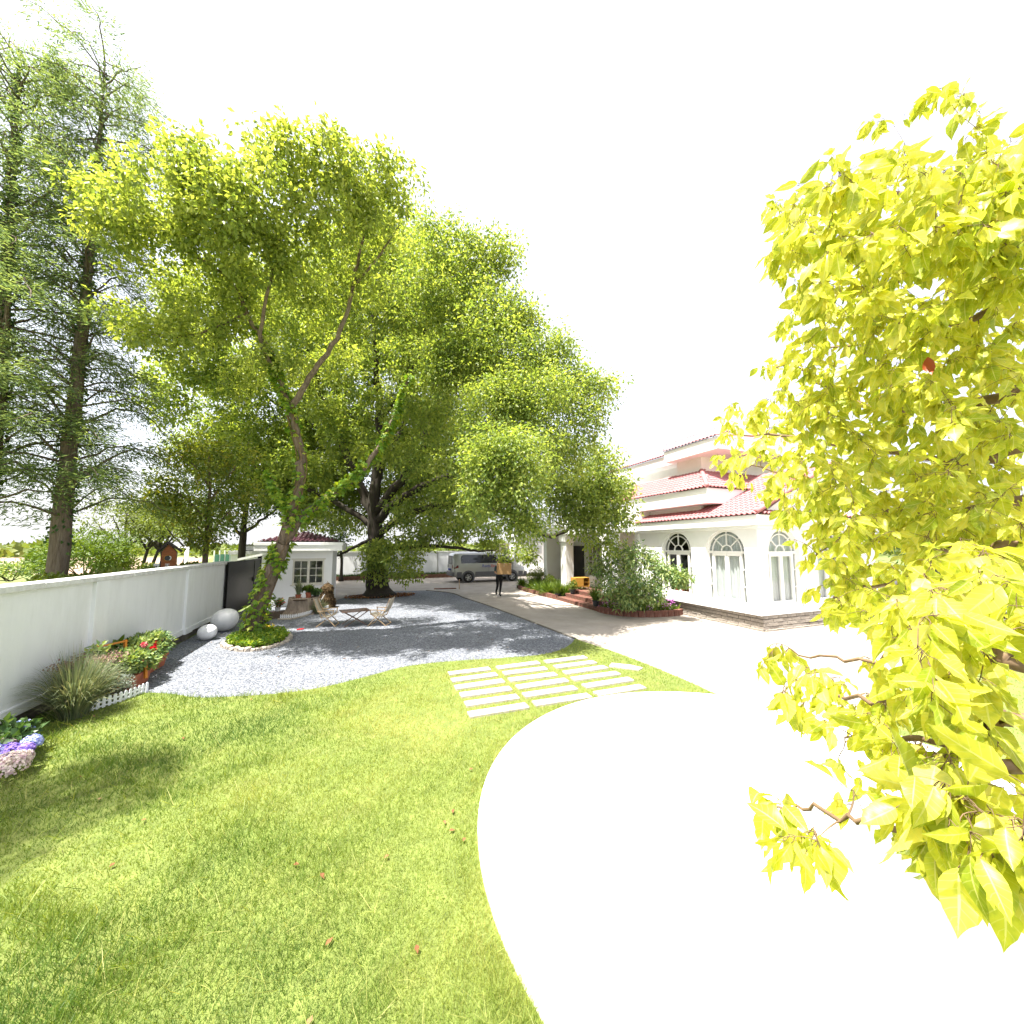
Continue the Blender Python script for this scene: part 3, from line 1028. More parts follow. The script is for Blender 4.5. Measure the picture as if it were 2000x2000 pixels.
def tiled_slope(parent, o, along, up, width, length, key='tile_red', single=400, keep=None, w=.165, l=.24, count=None):
    """cover a slope with tiles; the nearest ones are parts, the rest one mesh"""
    o, along, up = Vector(o), Vector(along).normalized(), Vector(up).normalized()
    nrm = along.cross(up).normalized()
    if nrm.z < 0:
        nrm = -nrm
        along_t = -along
    else:
        along_t = along
    R = Matrix((along_t, up, nrm)).transposed()
    cols, rows = max(1, round(width / w)), max(1, round(length / l))
    ww, ll = width / cols, length / rows
    spots = []
    for r in range(rows):
        for c in range(cols):
            p = o + along * (ww * (c + .5)) + up * (ll * r) + nrm * .012
            if keep and not keep(p + up * ll * .5):
                continue
            spots.append(p)
    spots.sort(key=lambda p: (p - Vector((0, 0, CAM_H))).length)
    me = TILE[key]
    rot = R.to_euler()
    left = []
    for i, p in enumerate(spots):
        if i < single and (count is None or count[0] > 0):
            t = piece('tile', me, parent, p, rot, (ww / .21, ll / .29, 1))
            if count is not None:
                count[0] -= 1
        else:
            left.append(p)
    if left:
        base = np.empty(len(me.vertices) * 3, np.float32)
        me.vertices.foreach_get('co', base)
        base = base.reshape(-1, 3) * np.array([ww / .21, ll / .29, 1])
        base = base @ np.array(R).T
        fs = np.array([list(pl.vertices) for pl in me.polygons])
        V = np.vstack([base + np.array(p) for p in left])
        F = np.vstack([fs + i * len(base) for i in range(len(left))])
        ob = obj('tile_field', np_mesh('tile_field', V, F, M[key]), parent)
        ob['kind'] = 'stuff'


# ------------------------------------------------------------------ gatehouse
gh = thing('gatehouse', 'small white gatehouse with tiled roof behind the leaning tree', 'gatehouse', (-2.45, 18.4, 0))
GY, GL, GR, GB = 17.4, -3.62, -1.28, 20.0
wx0, wx1, wz0, wz1 = -2.70, -1.58, .86, 1.84
hb = MB()
hb.box((GL, GY, 0), (wx0, GY + .2, 2.25)).box((wx1, GY, 0), (GR, GY + .2, 2.25)).box((wx0, GY, 0), (wx1, GY + .2, wz0)).box((wx0, GY, wz1), (wx1, GY + .2, 2.25))
hb.box((GL, GY + .2, 0), (GL + .2, GB, 2.25)).box((GR - .2, GY + .2, 0), (GR, GB, 2.25)).box((GL + .2, GB - .2, 0), (GR - .2, GB, 2.25))
hb.build('wall', M['house_white'], gh)
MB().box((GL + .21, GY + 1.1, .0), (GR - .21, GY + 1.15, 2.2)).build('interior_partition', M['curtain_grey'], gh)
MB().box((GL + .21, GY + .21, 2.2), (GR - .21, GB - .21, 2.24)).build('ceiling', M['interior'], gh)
rf = MB().box((-3.95, 16.9, 2.2), (-.90, 20.3, 2.5)).build('roof', M['house_white'], gh, bevel=.01)
MB().box((-3.97, 16.88, 2.42), (-.88, 20.32, 2.54)).build('cornice', M['house_white'], rf, bevel=.008)
rise = .42
tiled_slope(rf, (-3.95, 16.9, 2.55), (1, 0, 0), (0, 1.5, rise), 3.05, 1.56, 'tile_dark', 40,
            keep=lambda p: (p.x + 3.95) > (p.y - 16.9) * .95 and (-.9 - p.x) > (p.y - 16.9) * .95)
MB().prism([(-3.9, 16.95), (-.95, 16.95), (-.95, 20.25), (-3.9, 20.25)], 2.54, 2.55).add(
    [(-3.93, 16.92, 2.535), (-.92, 16.92, 2.535), (-.92, 20.28, 2.535), (-3.93, 20.28, 2.535), (-2.43, 18.5, 2.955), (-2.43, 18.7, 2.955)],
    [(0, 1, 4), (1, 2, 5, 4), (2, 3, 5), (3, 0, 4, 5)]).build('roof_deck', M['tile_dark'], rf)
win = MB()
fw = .055
for (a, c) in ((wx0, wx0 + fw), (wx1 - fw, wx1), ((wx0 + wx1) / 2 - .045, (wx0 + wx1) / 2 + .045)):
    win.box((a, GY - .03, wz0), (c, GY + .05, wz1))
win.box((wx0 + fw, GY - .028, wz0), (wx1 - fw, GY + .048, wz0 + fw)).box((wx0 + fw, GY - .028, wz1 - fw), (wx1 - fw, GY + .048, wz1))
wf = win.build('window', M['cream_frame'], gh)
MB().box((wx0 - .06, GY - .045, wz0 - .05), (wx1 + .06, GY + .03, wz0 - .002)).build('sill', M['cream_frame'], wf, bevel=.006)
MB().box((wx0 - .06, GY - .012, wz1 + .002), (wx1 + .06, GY + .02, wz1 + .05)).build('lintel', M['cream_frame'], wf)
mid = (wx0 + wx1) / 2
for s0, s1 in ((wx0 + fw, mid - .045), (mid + .045, wx1 - fw)):
    MB().box(((s0 + s1) / 2 - .012, GY - .01, wz0 + fw), ((s0 + s1) / 2 + .012, GY + .03, wz1 - fw)).build('muntin', M['cream_frame'], wf)
    for k in (1, 2):
        z = wz0 + fw + (wz1 - wz0 - 2 * fw) * k / 3
        MB().box((s0, GY - .012, z - .012), (s1, GY + .032, z + .012)).build('muntin', M['cream_frame'], wf)
    for i in range(2):
        for k in range(3):
            a0 = s0 + (s1 - s0) * i / 2 + .012
            a1 = s0 + (s1 - s0) * (i + 1) / 2 - .012
            z0 = wz0 + fw + (wz1 - wz0 - 2 * fw) * k / 3 + .012
            z1 = wz0 + fw + (wz1 - wz0 - 2 * fw) * (k + 1) / 3 - .012
            MB().box((a0, GY + .008, z0), (a1, GY + .014, z1)).build('pane', M['glass'], wf)

# ------------------------------------------------------------------ rear boundary wall
bw = thing('rear_wall', 'long white boundary wall behind the van and old tree', 'wall', (3, 29.7, 0))
x = -5.0
while x < 12:
    MB().box((x + .01, 29.6, 0), (min(x + 3.4, 12) - .01, 29.8, 1.9 + random.uniform(-.01, .01))).build('wall_panel', M['white_render'], bw)
    MB().box((x, 29.55, 0), (x + .02, 29.58, 1.92)).build('joint', M['concrete_dark'], bw)
    x += 3.4
MB().box((-5, 29.56, 1.915), (12, 29.84, 1.99)).build('coping', M['coping'], bw)
kb = thing('rear_planter', 'low red brick planting strip at the foot of the rear wall', 'planter', (3, 29.0, 0))
bm_ = MB().box((-.16, -.06, 0), (.16, .06, .28)).mesh('brick', M['brick_old'], bevel=.01)
for i in range(46):
    piece('brick', bm_, kb, (-4.8 + i * .335, 28.95, 0), (0, 0, random.uniform(-.03, .03)), (1, 1, random.uniform(.9, 1.08)))
MB().box((-4.9, 29.02, .0), (10.6, 29.54, .22)).build('soil', M['soil'], kb)
n = 6000
pp = np.stack([rng.uniform(-4.8, 10.5, n), rng.uniform(29.0, 29.5, n), np.full(n, .2)], 1)
o = leaves('groundcover', pp, rng.normal(0, .5, (n, 3)) + np.array([0, 0, 1]), rng.uniform(.12, .3, n), .03, M['leaf_dark'], kb, 'quad')

# ------------------------------------------------------------------ the villa
house = thing('villa', 'white villa with red tiled roofs and tall arched windows', 'house', (13, 13, 0))
HX, HY = 10.40, 7.60
TILES_LEFT = [290]


def MU(x0):
    return lambda a, z, t: Vector((x0 + t, a, z))


def MV(y0):
    return lambda a, z, t: Vector((a, y0 + t, z))


def arch_pts(c, r, zs, n=20, rz=None):
    rz = rz or r
    return [(c + r * math.cos(PI - PI * i / n), zs + rz * math.sin(PI - PI * i / n)) for i in range(n + 1)]


def arch_wall(mapf, a0, a1, z0, z1, wins, th=.22, fill=True):
    """wall with round-headed openings; wins = (centre, half width, sill, spring)"""
    b = MB()
    cur = a0
    for c, r, zs, sp in sorted(wins):
        b.extr([(cur, z0), (c - r, z0), (c - r, z1), (cur, z1)], 0, th, mapf)
        b.extr([(c - r, z0), (c + r, z0), (c + r, zs), (c - r, zs)], 0, th, mapf)
        ap = arch_pts(c, r, sp)
        for p, q in zip(ap[:-1], ap[1:]):
            b.extr([(p[0], p[1]), (q[0], q[1]), (q[0], z1), (p[0], z1)], 0, th, mapf)
        cur = c + r
    b.extr([(cur, z0), (a1, z0), (a1, z1), (cur, z1)], 0, th, mapf)
    return b


def ring(b, c, sp, r0, r1, t0, t1, mapf, n=20):
    A, B = arch_pts(c, r0, sp, n), arch_pts(c, r1, sp, n)
    for i in range(n):
        b.extr([A[i], A[i + 1], B[i + 1], B[i]], t0, t1, mapf)


def arch_window(parent, mapf, c, r, zs, sp, curtain):
    fr = MB()
    t0, t1 = .11, .17
    ring(fr, c, sp, r - .05, r, t0, t1, mapf)
    for a, w in ((c - r, .05), (c + r - .05, .05)):
        fr.extr([(a, zs), (a + w, zs), (a + w, sp), (a, sp)], t0, t1, mapf)
    fr.extr([(c - r + .05, zs), (c + r - .05, zs), (c + r - .05, zs + .06), (c - r + .05, zs + .06)], t0, t1, mapf)
    fr.extr([(c - r + .05, sp - .035), (c + r - .05, sp - .035), (c + r - .05, sp + .035), (c - r + .05, sp + .035)], t0 - .02, t1, mapf)
    win = fr.build('window', M['window_white'], parent)
    # casements
    ca = MB()
    si = .17
    for a, w in ((c - r + si, .075), (c - .06, .055), (c + .005, .055), (c + r - si - .075, .075)):
        ca.extr([(a, zs + .06), (a + w, zs + .06), (a + w, sp - .036), (a, sp - .036)], t0 - .015, t1 - .005, mapf)
    for z in (zs + .06, sp - .036 - .075):
        for a, e in ((c - r + si + .075, c - .06), (c + .06, c + r - si - .075)):
            ca.extr([(a, z), (e, z), (e, z + .075), (a, z + .075)], t0 - .013, t1 - .007, mapf)
    ca.build('casement', M['window_white'], win)
    mu = MB()
    ring(mu, c, sp + .036, r * .74 - .014, r * .74 + .014, t0, t1 - .01, mapf)
    mu.build('muntin', M['window_white'], win)
    mu = MB()
    ring(mu, c, sp + .036, r * .27 - .014, r * .27 + .014, t0, t1 - .01, mapf, 12)
    mu.build('muntin', M['window_white'], win)
    for k in range(1, 4):
        an = PI * k / 4
        dx, dz = math.cos(an), math.sin(an)
        nx, nz = -dz * .013, dx * .013
        p = (c + dx * r * .28, sp + .036 + dz * r * .28)
        q = (c + dx * (r - .045), sp + dz * (r - .045))
        MB().extr([(p[0] - nx, p[1] - nz), (p[0] + nx, p[1] + nz), (q[0] + nx, q[1] + nz), (q[0] - nx, q[1] - nz)], t0 + .004, t1 - .012, mapf).build('muntin', M['window_white'], win)
    for sgn in (-1, 1):
        a = c + sgn * (r - .05) if sgn < 0 else c + r - si
        e = c - r + si if sgn < 0 else c + r - .05
        a, e = min(a, e), max(a, e)
        for k in (1, 2):
            z = zs + (sp - zs) * k / 3
            MB().extr([(a, z - .012), (e, z - .012), (e, z + .012), (a, z + .012)], t0, t1 - .01, mapf).build('muntin', M['window_white'], win)
    # panes
    for a, e in ((c - r + .05, c - r + si), (c - r + si + .075, c - .06), (c + .06, c + r - si - .075), (c + r - si, c + r - .05)):
        MB().extr([(a, zs + .06), (e, zs + .06), (e, sp - .036), (a, sp - .036)], t0 + .03, t0 + .036, mapf).build('pane', M['glass'], win)
    fan = arch_pts(c, r - .05, sp, 20)
    MB().extr([(fan[0][0], sp + .036)] + fan[1:-1] + [(fan[-1][0], sp + .036)], t0 + .03, t0 + .036, mapf).build('fanlight_pane', M['glass'], win)
    if curtain:
        cu = MB()
        n = 60
        vs, fs = [], []
        for i in range(n + 1):
            a = c - r - .1 + (2 * r + .2) * i / n
            t = .225 + .03 * math.sin(i * 1.25) + .02 * math.sin(i * .5 + 1)
            vs += [mapf(a, zs + .02, t), mapf(a, sp + r + .05, t)]
            if i:
                fs.append((2 * i - 2, 2 * i, 2 * i + 1, 2 * i - 1))
        cu.add(vs, fs).build('curtain', M['curtain'], win, smooth=True)
    return win


WINS_U = [(8.70, .69, .66, 2.20), (10.67, .69, .66, 2.20)]
WINS_V = [(11.5, .69, .66, 2.20), (13.6, .69, .66, 2.20)]
arch_wall(MU(HX), HY, 12.75, .46, 3.0, WINS_U).build('wall', M['house_white'], house)
arch_wall(MV(HY), HX + .222, 16.0, .46, 3.0, WINS_V).build('wall', M['house_white'], house)
wo = [arch_window(house, MU(HX), *WINS_U[0], True), arch_window(house, MU(HX), *WINS_U[1], False),
      arch_window(house, MV(HY), *WINS_V[0], True), arch_window(house, MV(HY), *WINS_V[1], True)]
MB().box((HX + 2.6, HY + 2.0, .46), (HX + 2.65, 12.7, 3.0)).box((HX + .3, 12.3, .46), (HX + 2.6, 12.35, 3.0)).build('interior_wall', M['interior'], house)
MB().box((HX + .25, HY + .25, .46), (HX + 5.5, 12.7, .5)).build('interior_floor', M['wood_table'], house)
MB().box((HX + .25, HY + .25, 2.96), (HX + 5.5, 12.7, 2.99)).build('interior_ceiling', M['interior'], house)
st = MB().box((HX + .5, 10.9, .5), (HX + .85, 11.25, .9)).build('red_stool', M['petal_red'], house)
# sill ledge band and plinth of grey bricks
MB().box((HX - .03, HY - .03, .44), (HX + .05, 12.76, .66)).box((HX + .06, HY - .028, .44), (16.0, HY + .05, .658)).build('sill_band', M['house_white'], house, bevel=.008)
pl = MB().box((HX + .10, HY + .10, 0), (HX + .3, 12.7, .455)).box((HX + .3, HY + .05, 0), (16.0, HY + .3, .455)).build('plinth', M['mortar'], house)
BRK = {}
for k in range(5):
    t = MB().box((-.185, -.03, .0), (.185, .03, .088))
    me = t.mesh('brick', M['brick_grey'], bevel=.008)
    for v in me.vertices:
        v.co += Vector((random.uniform(-.006, .006), random.uniform(-.006, .006), random.uniform(-.004, .004)))
    BRK[k] = me
for row in range(4):
    z = .035 + row * .103
    y = HY + .0 + (.195 if row % 2 else 0)
    if row % 2:
        piece('brick', BRK[row], pl, (HX + .10, HY + .095, z), (0, 0, PI / 2), (.5, 1, 1))
        piece('brick', BRK[row], pl, (HX + .18, HY + .02, z), (0, 0, 0), (.5, 1, 1))
    while y < 12.6:
        piece('brick', BRK[random.randrange(5)], pl, (HX + .10 + random.uniform(-.008, .006), y + .19, z), (0, 0, PI / 2 + random.uniform(-.012, .012)))
        y += .388
    xx = HX + .085 + (.195 if row % 2 else 0)
    while xx < 15.5:
        piece('brick', BRK[random.randrange(5)], pl, (xx + .19, HY + .02 + random.uniform(-.008, .006), z), (0, 0, random.uniform(-.012, .012)))
        xx += .388
xx = HY
while xx < 12.6:
    piece('footing_stone', BRK[random.randrange(5)], pl, (HX + .045, xx + .2, -.035), (0, 0, PI / 2 + random.uniform(-.02, .02)))
    xx += .388
xx = HX + .1
while xx < 15.5:
    piece('footing_stone', BRK[random.randrange(5)], pl, (xx + .2, HY - .02, -.035), (0, 0, random.uniform(-.02, .02)))
    xx += .388
# cornice and lean-to roofs over the ground floor
co = MB().box((HX - .22, HY - .22, 2.985), (HX + .1, 12.8, 3.28)).box((HX + .1, HY - .22, 2.986), (16.2, HY + .1, 3.279))
co.box((HX - .12, HY - .12, 2.9), (HX + .1, 12.76, 2.984)).box((HX + .1, HY - .118, 2.901), (16.1, HY + .1, 2.983))
co.build('cornice', M['house_white'], house, bevel=.01)
r1 = MB().add([(HX - .2, HY - .2, 3.285), (HX - .2, 9.95, 3.285), (13.9, 9.95, 5.03), (13.9, HY - .2, 5.03)], [(0, 1, 2, 3)])
r1.add([(HX - .2, 9.95, 3.285), (HX - .2, 12.75, 3.285), (10.95, 12.75, 3.61), (10.95, 9.95, 3.61)], [(0, 1, 2, 3)])
roof1 = r1.build('lower_roof', M['tile_red'], house)
sl = Vector((3.7, 0, 1.75)).normalized()
tiled_slope(roof1, (HX - .26, HY - .2, 3.275), (0, 1, 0), sl, 9.95 - HY + .2, 4.1, 'tile_red', 200, count=TILES_LEFT)
tiled_slope(roof1, (HX - .26, 9.95, 3.28), (0, 1, 0), Vector((.75, 0, .325)), 2.8, .8, 'tile_red', 30, count=TILES_LEFT)
vb = MB().extr([(HX + .0, 3.28), (16.1, 3.28), (16.1, 5.2), (13.9, 5.06), (HX + .45, 3.47)], -.05, .12, MV(HY - .02))
vb.build('gable_wall', M['house_white'], house)
roof1b = MB().add([(HX - .1, HY - .25, 3.29), (16.2, HY - .25, 3.29), (16.2, HY - .02, 3.40), (HX + .2, HY - .02, 3.40)], [(0, 1, 2, 3)]).build('pent_roof', M['tile_red'], house)
tiled_slope(roof1b, (HX - .05, HY - .27, 3.285), (1, 0, 0), Vector((0, .25, .12)), 5.8, .3, 'tile_red', 30, count=TILES_LEFT)
MB().tube([(HX - .22, HY - .2, 3.36), (HX + 1.0, HY - .2, 3.95), (13.9, HY - .2, 5.1)], .07, 8).build('ridge_cap', M['tile_red'], roof1, smooth=True)
# first floor band
MB().box((10.9, 9.95, 3.25), (16.4, 21, 3.86)).build('upper_wall', M['house_white'], house)
MB().box((10.38, 9.2, 3.80), (16.4, 14.6, 4.31)).build('eaves_band', M['house_white'], house, bevel=.012)
r2 = MB().add([(10.36, 9.18, 4.32), (10.36, 14.9, 4.32), (12.05, 14.9, 5.28), (12.05, 10.9, 5.28), (16.4, 9.18, 4.32), (16.4, 10.9, 5.28)],
              [(0, 1, 2, 3), (0, 3, 5, 4)])
roof2 = r2.build('middle_roof', M['tile_red'], house)
tiled_slope(roof2, (10.32, 9.18, 4.31), (0, 1, 0), Vector((1.69, 0, .96)), 5.72, 1.95, 'tile_red', 60,
            keep=lambda p: (p.y - 9.18) > (p.x - 10.36) * .98, count=TILES_LEFT)
tiled_slope(roof2, (10.36, 9.14, 4.31), (1, 0, 0), Vector((0, 1.72, .96)), 6.0, 1.95, 'tile_red', 20,
            keep=lambda p: (p.x - 10.36) > (p.y - 9.18) * .98, count=TILES_LEFT)
MB().tube([(10.36, 9.18, 4.37), (11.2, 10.03, 4.85), (12.05, 10.9, 5.34)], .075, 8).build('hip_cap', M['tile_red'], roof2, smooth=True)
MB().box((11.95, 10.8, 4.3), (16.4, 12.02, 6.05)).box((12.9, 12.02, 4.3), (16.4, 21, 6.05)).build('top_wall', M['house_white'], house)
MB().box((11.45, 9.6, 5.82), (16.6, 12.2, 6.27)).box((12.2, 12.2, 5.90), (16.6, 21.5, 6.33)).build('eaves_band', M['house_white'], house, bevel=.012)
r3 = MB().add([(11.43, 9.58, 6.28), (11.43, 12.22, 6.28), (14.0, 12.22, 7.15), (14.0, 10.9, 7.15), (16.6, 9.58, 6.28), (16.6, 10.9, 7.15)], [(0, 1, 2, 3), (0, 3, 5, 4), (1, 2, 5)])
r3.add([(12.18, 12.22, 6.34), (12.18, 21.5, 6.34), (14.6, 21.5, 7.15), (14.6, 12.22, 7.15)], [(0, 1, 2, 3)])
roof3 = r3.build('top_roof', M['tile_red'], house)
tiled_slope(roof3, (11.4, 9.58, 6.27), (0, 1, 0), Vector((2.57, 0, .87)), 2.64, 2.7, 'tile_red', 0, keep=lambda p: (p.y - 9.58) > (p.x - 11.43) * .5)
tiled_slope(roof3, (12.14, 12.22, 6.33), (0, 1, 0), Vector((2.42, 0, .81)), 9.3, 2.55, 'tile_red', 0)
gt = MB()
gt.tube([(11.6, 9.7, 6.62), (11.6, 12.2, 6.62), (12.4, 13.0, 6.75), (12.4, 19, 6.75)], .018, 6)
for y in (9.9, 10.8, 11.7):
    gt.tube([(11.6, y, 6.3), (11.6, y, 6.62)], .014, 6)
for y in (13.2, 14.6, 16.0, 17.4, 18.8):
    gt.tube([(12.4, y, 6.4), (12.4, y, 6.75)], .014, 6)
gt.build('roof_rail', M['aluminium'], house)
# entrance porch wing
MB().box((9.1, 12.8, 2.95), (11.3, 21.0, 3.36)).build('porch_slab', M['house_white'], house, bevel=.01)
MB().box((11.3, 12.75, 0.0), (11.5, 21.0, 2.95)).build('porch_wall', M['house_white'], house)
MB().box((10.3, 12.55, .3), (11.3, 12.76, 2.95)).build('porch_return', M['house_white'], house)
MB().box((9.55, 19.4, 0), (11.3, 19.8, 2.95)).build('porch_return', M['house_white'], house)
for (y0, y1) in ((12.98, 13.5), (16.55, 17.1)):
    c = MB().box((9.2, y0, .5), (9.62, y1, 2.95)).box((9.13, y0 - .07, 2.6), (9.69, y1 + .07, 2.949))
    c = c.build('column', M['house_white'], house, bevel=.012)
    MB().box((9.14, y0 - .06, 0.0), (9.68, y1 + .06, .502)).build('pedestal', M['coping'], c, bevel=.01)
# arched soffit between the columns
ap = arch_pts(15.02, 1.45, 2.5, 16, .38)
sb = MB()
for p, q in zip(ap[:-1], ap[1:]):
    sb.extr([p, q, (q[0], 2.95), (p[0], 2.95)], 0, .3, MU(9.26))
sb.build('porch_arch', M['house_white'], house)
# tall glazing, lattice door
gl = MB().box((11.22, 18.1, .5), (11.3, 19.38, 2.4)).build('glazed_panel', M['glass_dark'], house)
MB().box((11.2, 18.02, .45), (11.3, 18.1, 2.48)).box((11.2, 18.1, 2.4), (11.3, 19.39, 2.48)).build('panel_frame', M['window_white'], gl)
dr = MB().box((11.24, 16.2, .45), (11.29, 17.7, 2.35)).build('door', mat('door_tint', (.2, .165, .14), (.15, .125, .11), 3, .2), house)
lt = MB()
for i in range(5):
    y = 16.2 + 1.5 * i / 4
    lt.box((11.215, y - .02, .45), (11.24, y + .02, 2.35))
for i in range(6):
    z = .45 + 1.9 * i / 5
    lt.box((11.217, 16.2, z - .02), (11.238, 17.7, z + .02))
lt.build('lattice', M['window_white'], dr)
MB().tube([(11.2, 16.98, 1.25), (11.2, 16.98, 1.5)], .018, 8).build('handle', M['metal_dark'], dr)
# balcony railing
ry = MB()
for y in np.arange(13.0, 20.9, .13):
    ry.tube([(9.18, y, 3.36), (9.18, y, 4.25)], .011, 5)
for z in (3.45, 4.25):
    ry.box((9.15, 12.95, z - .02), (9.21, 20.95, z + .02))
for y in (12.95, 15.6, 18.2, 20.9):
    ry.box((9.14, y, 3.36), (9.22, y + .08, 4.33))
ry.build('balcony_rail', M['metal_dark'], house)
ws = MB().extr([(2.95, 9.1), (3.9, 10.3), (3.9, 10.9), (2.95, 10.9)], 12.5, 12.72, lambda a, b, t: Vector((b, t, a)))
ws.build('buttress', M['house_white'], house, bevel=.01)
# porch floor and brick steps
steps = thing('entrance_steps', 'old red brick steps up to the villa porch', 'steps', (8.5, 13.7, 0))
MB().box((8.75, 12.2, 0), (11.3, 19.4, .43)).build('porch_floor', M['brick_old'], steps)
bk = [MB().box((-.115, -.055, 0), (.115, .055, .07)).mesh('brick', M[k], bevel=.006) for k in ('brick_old', 'brick_red')]
nb = 0
for si, (x0, z1, ya, yb) in enumerate(((8.0, .15, 12.1, 15.3), (8.36, .3, 12.25, 15.2), (8.72, .45, 12.4, 15.1))):
    MB().box((x0 + .03, ya + .02, 0), (x0 + .5 if si < 2 else x0 + .1, yb - .02, z1 - .02)).build('step_core', M['mortar'], steps)
    yy = ya
    while yy < yb - .1:
        for z in ([0.0, .075] if si == 0 else [z1 - .15, z1 - .075]):
            if z < z1 - .08:
                piece('brick', bk[random.randrange(2)], steps, (x0 + .055, yy + .118, z), (0, 0, PI / 2 + random.uniform(-.02, .02)))
        yy += .238
    yy = ya
    while yy < yb - .05:
        for xo in (.12, .358) if si < 2 else (.12,):
            piece('brick', bk[random.randrange(2)], steps, (x0 + xo, yy + .06, z1 - .07), (random.uniform(-.02, .02), 0, random.uniform(-.02, .02)))
        yy += .122

# white annex beyond the van
an = thing('annex', 'sunlit white outbuilding beyond the front of the van', 'outbuilding', (13, 28.6, 0))
MB().box((10.8, 27.6, .25), (14.6, 29.5, 3.1)).build('wall', M['house_white'], an)
MB().box((10.9, 27.7, 0), (14.5, 29.4, .26)).build('base', M['concrete_dark'], an)
MB().box((10.6, 27.3, 3.1), (14.8, 29.8, 3.3)).build('roof', M['house_white'], an)
w_ = MB().box((12.0, 27.56, 1.7), (13.2, 27.62, 2.5)).build('window', M['window_white'], an)
MB().box((12.08, 27.54, 1.78), (13.12, 27.57, 2.42)).build('pane', M['shed_grey'], w_)
MB().box((11.2, 27.5, 2.62), (13.6, 27.6, 2.95)).build('sign_band', M['shed_grey'], an)
tp = MB().tube([(10.55, 26.9, 0), (10.55, 26.9, 3.0)], .06, 10)
tag(tp.build('drain_post', M['shed_grey'], smooth=True), 'slim grey upright post in front of the white outbuilding', 'post')
db_ = MB().box((9.4, 27.9, 0), (10.5, 28.1, 2.6)).build('brown_door_wall', M['brick_grey'])
tag(db_, 'brownish shaded wall end behind the bonnet of the van', 'wall')


# ================================================================== things in the yard
def car_paint(name, c, rough=.32, metal=.55):
    return mat(name, c, tuple(x * .93 for x in c), 1.5, rough, 0, metal=metal, spec=.5, coat=.5)


M['silver'] = car_paint('silver', (.38, .38, .365))
M['graphite'] = car_paint('graphite', (.2, .2, .215))
M['cladding'] = mat('cladding', (.11, .11, .115), (.09, .09, .095), 4, .5)
M['tyre'] = mat('tyre', (.02, .02, .02), (.015, .015, .015), 12, .85)
M['rim'] = mat('rim', (.55, .55, .55), (.45, .45, .45), 6, .3, metal=.7)
M['tail_red'] = mat('tail_red', (.16, .01, .012), (.1, .008, .01), 3, .15)
M['lamp_clear'] = mat('lamp_clear', (.6, .6, .6), (.5, .5, .5), 3, .1)
M['text_blue'] = mat('text_blue', (.05, .07, .32), (.05, .07, .32), 3, .5)
M['text_red'] = mat('text_red', (.55, .05, .03), (.5, .05, .03), 3, .5)


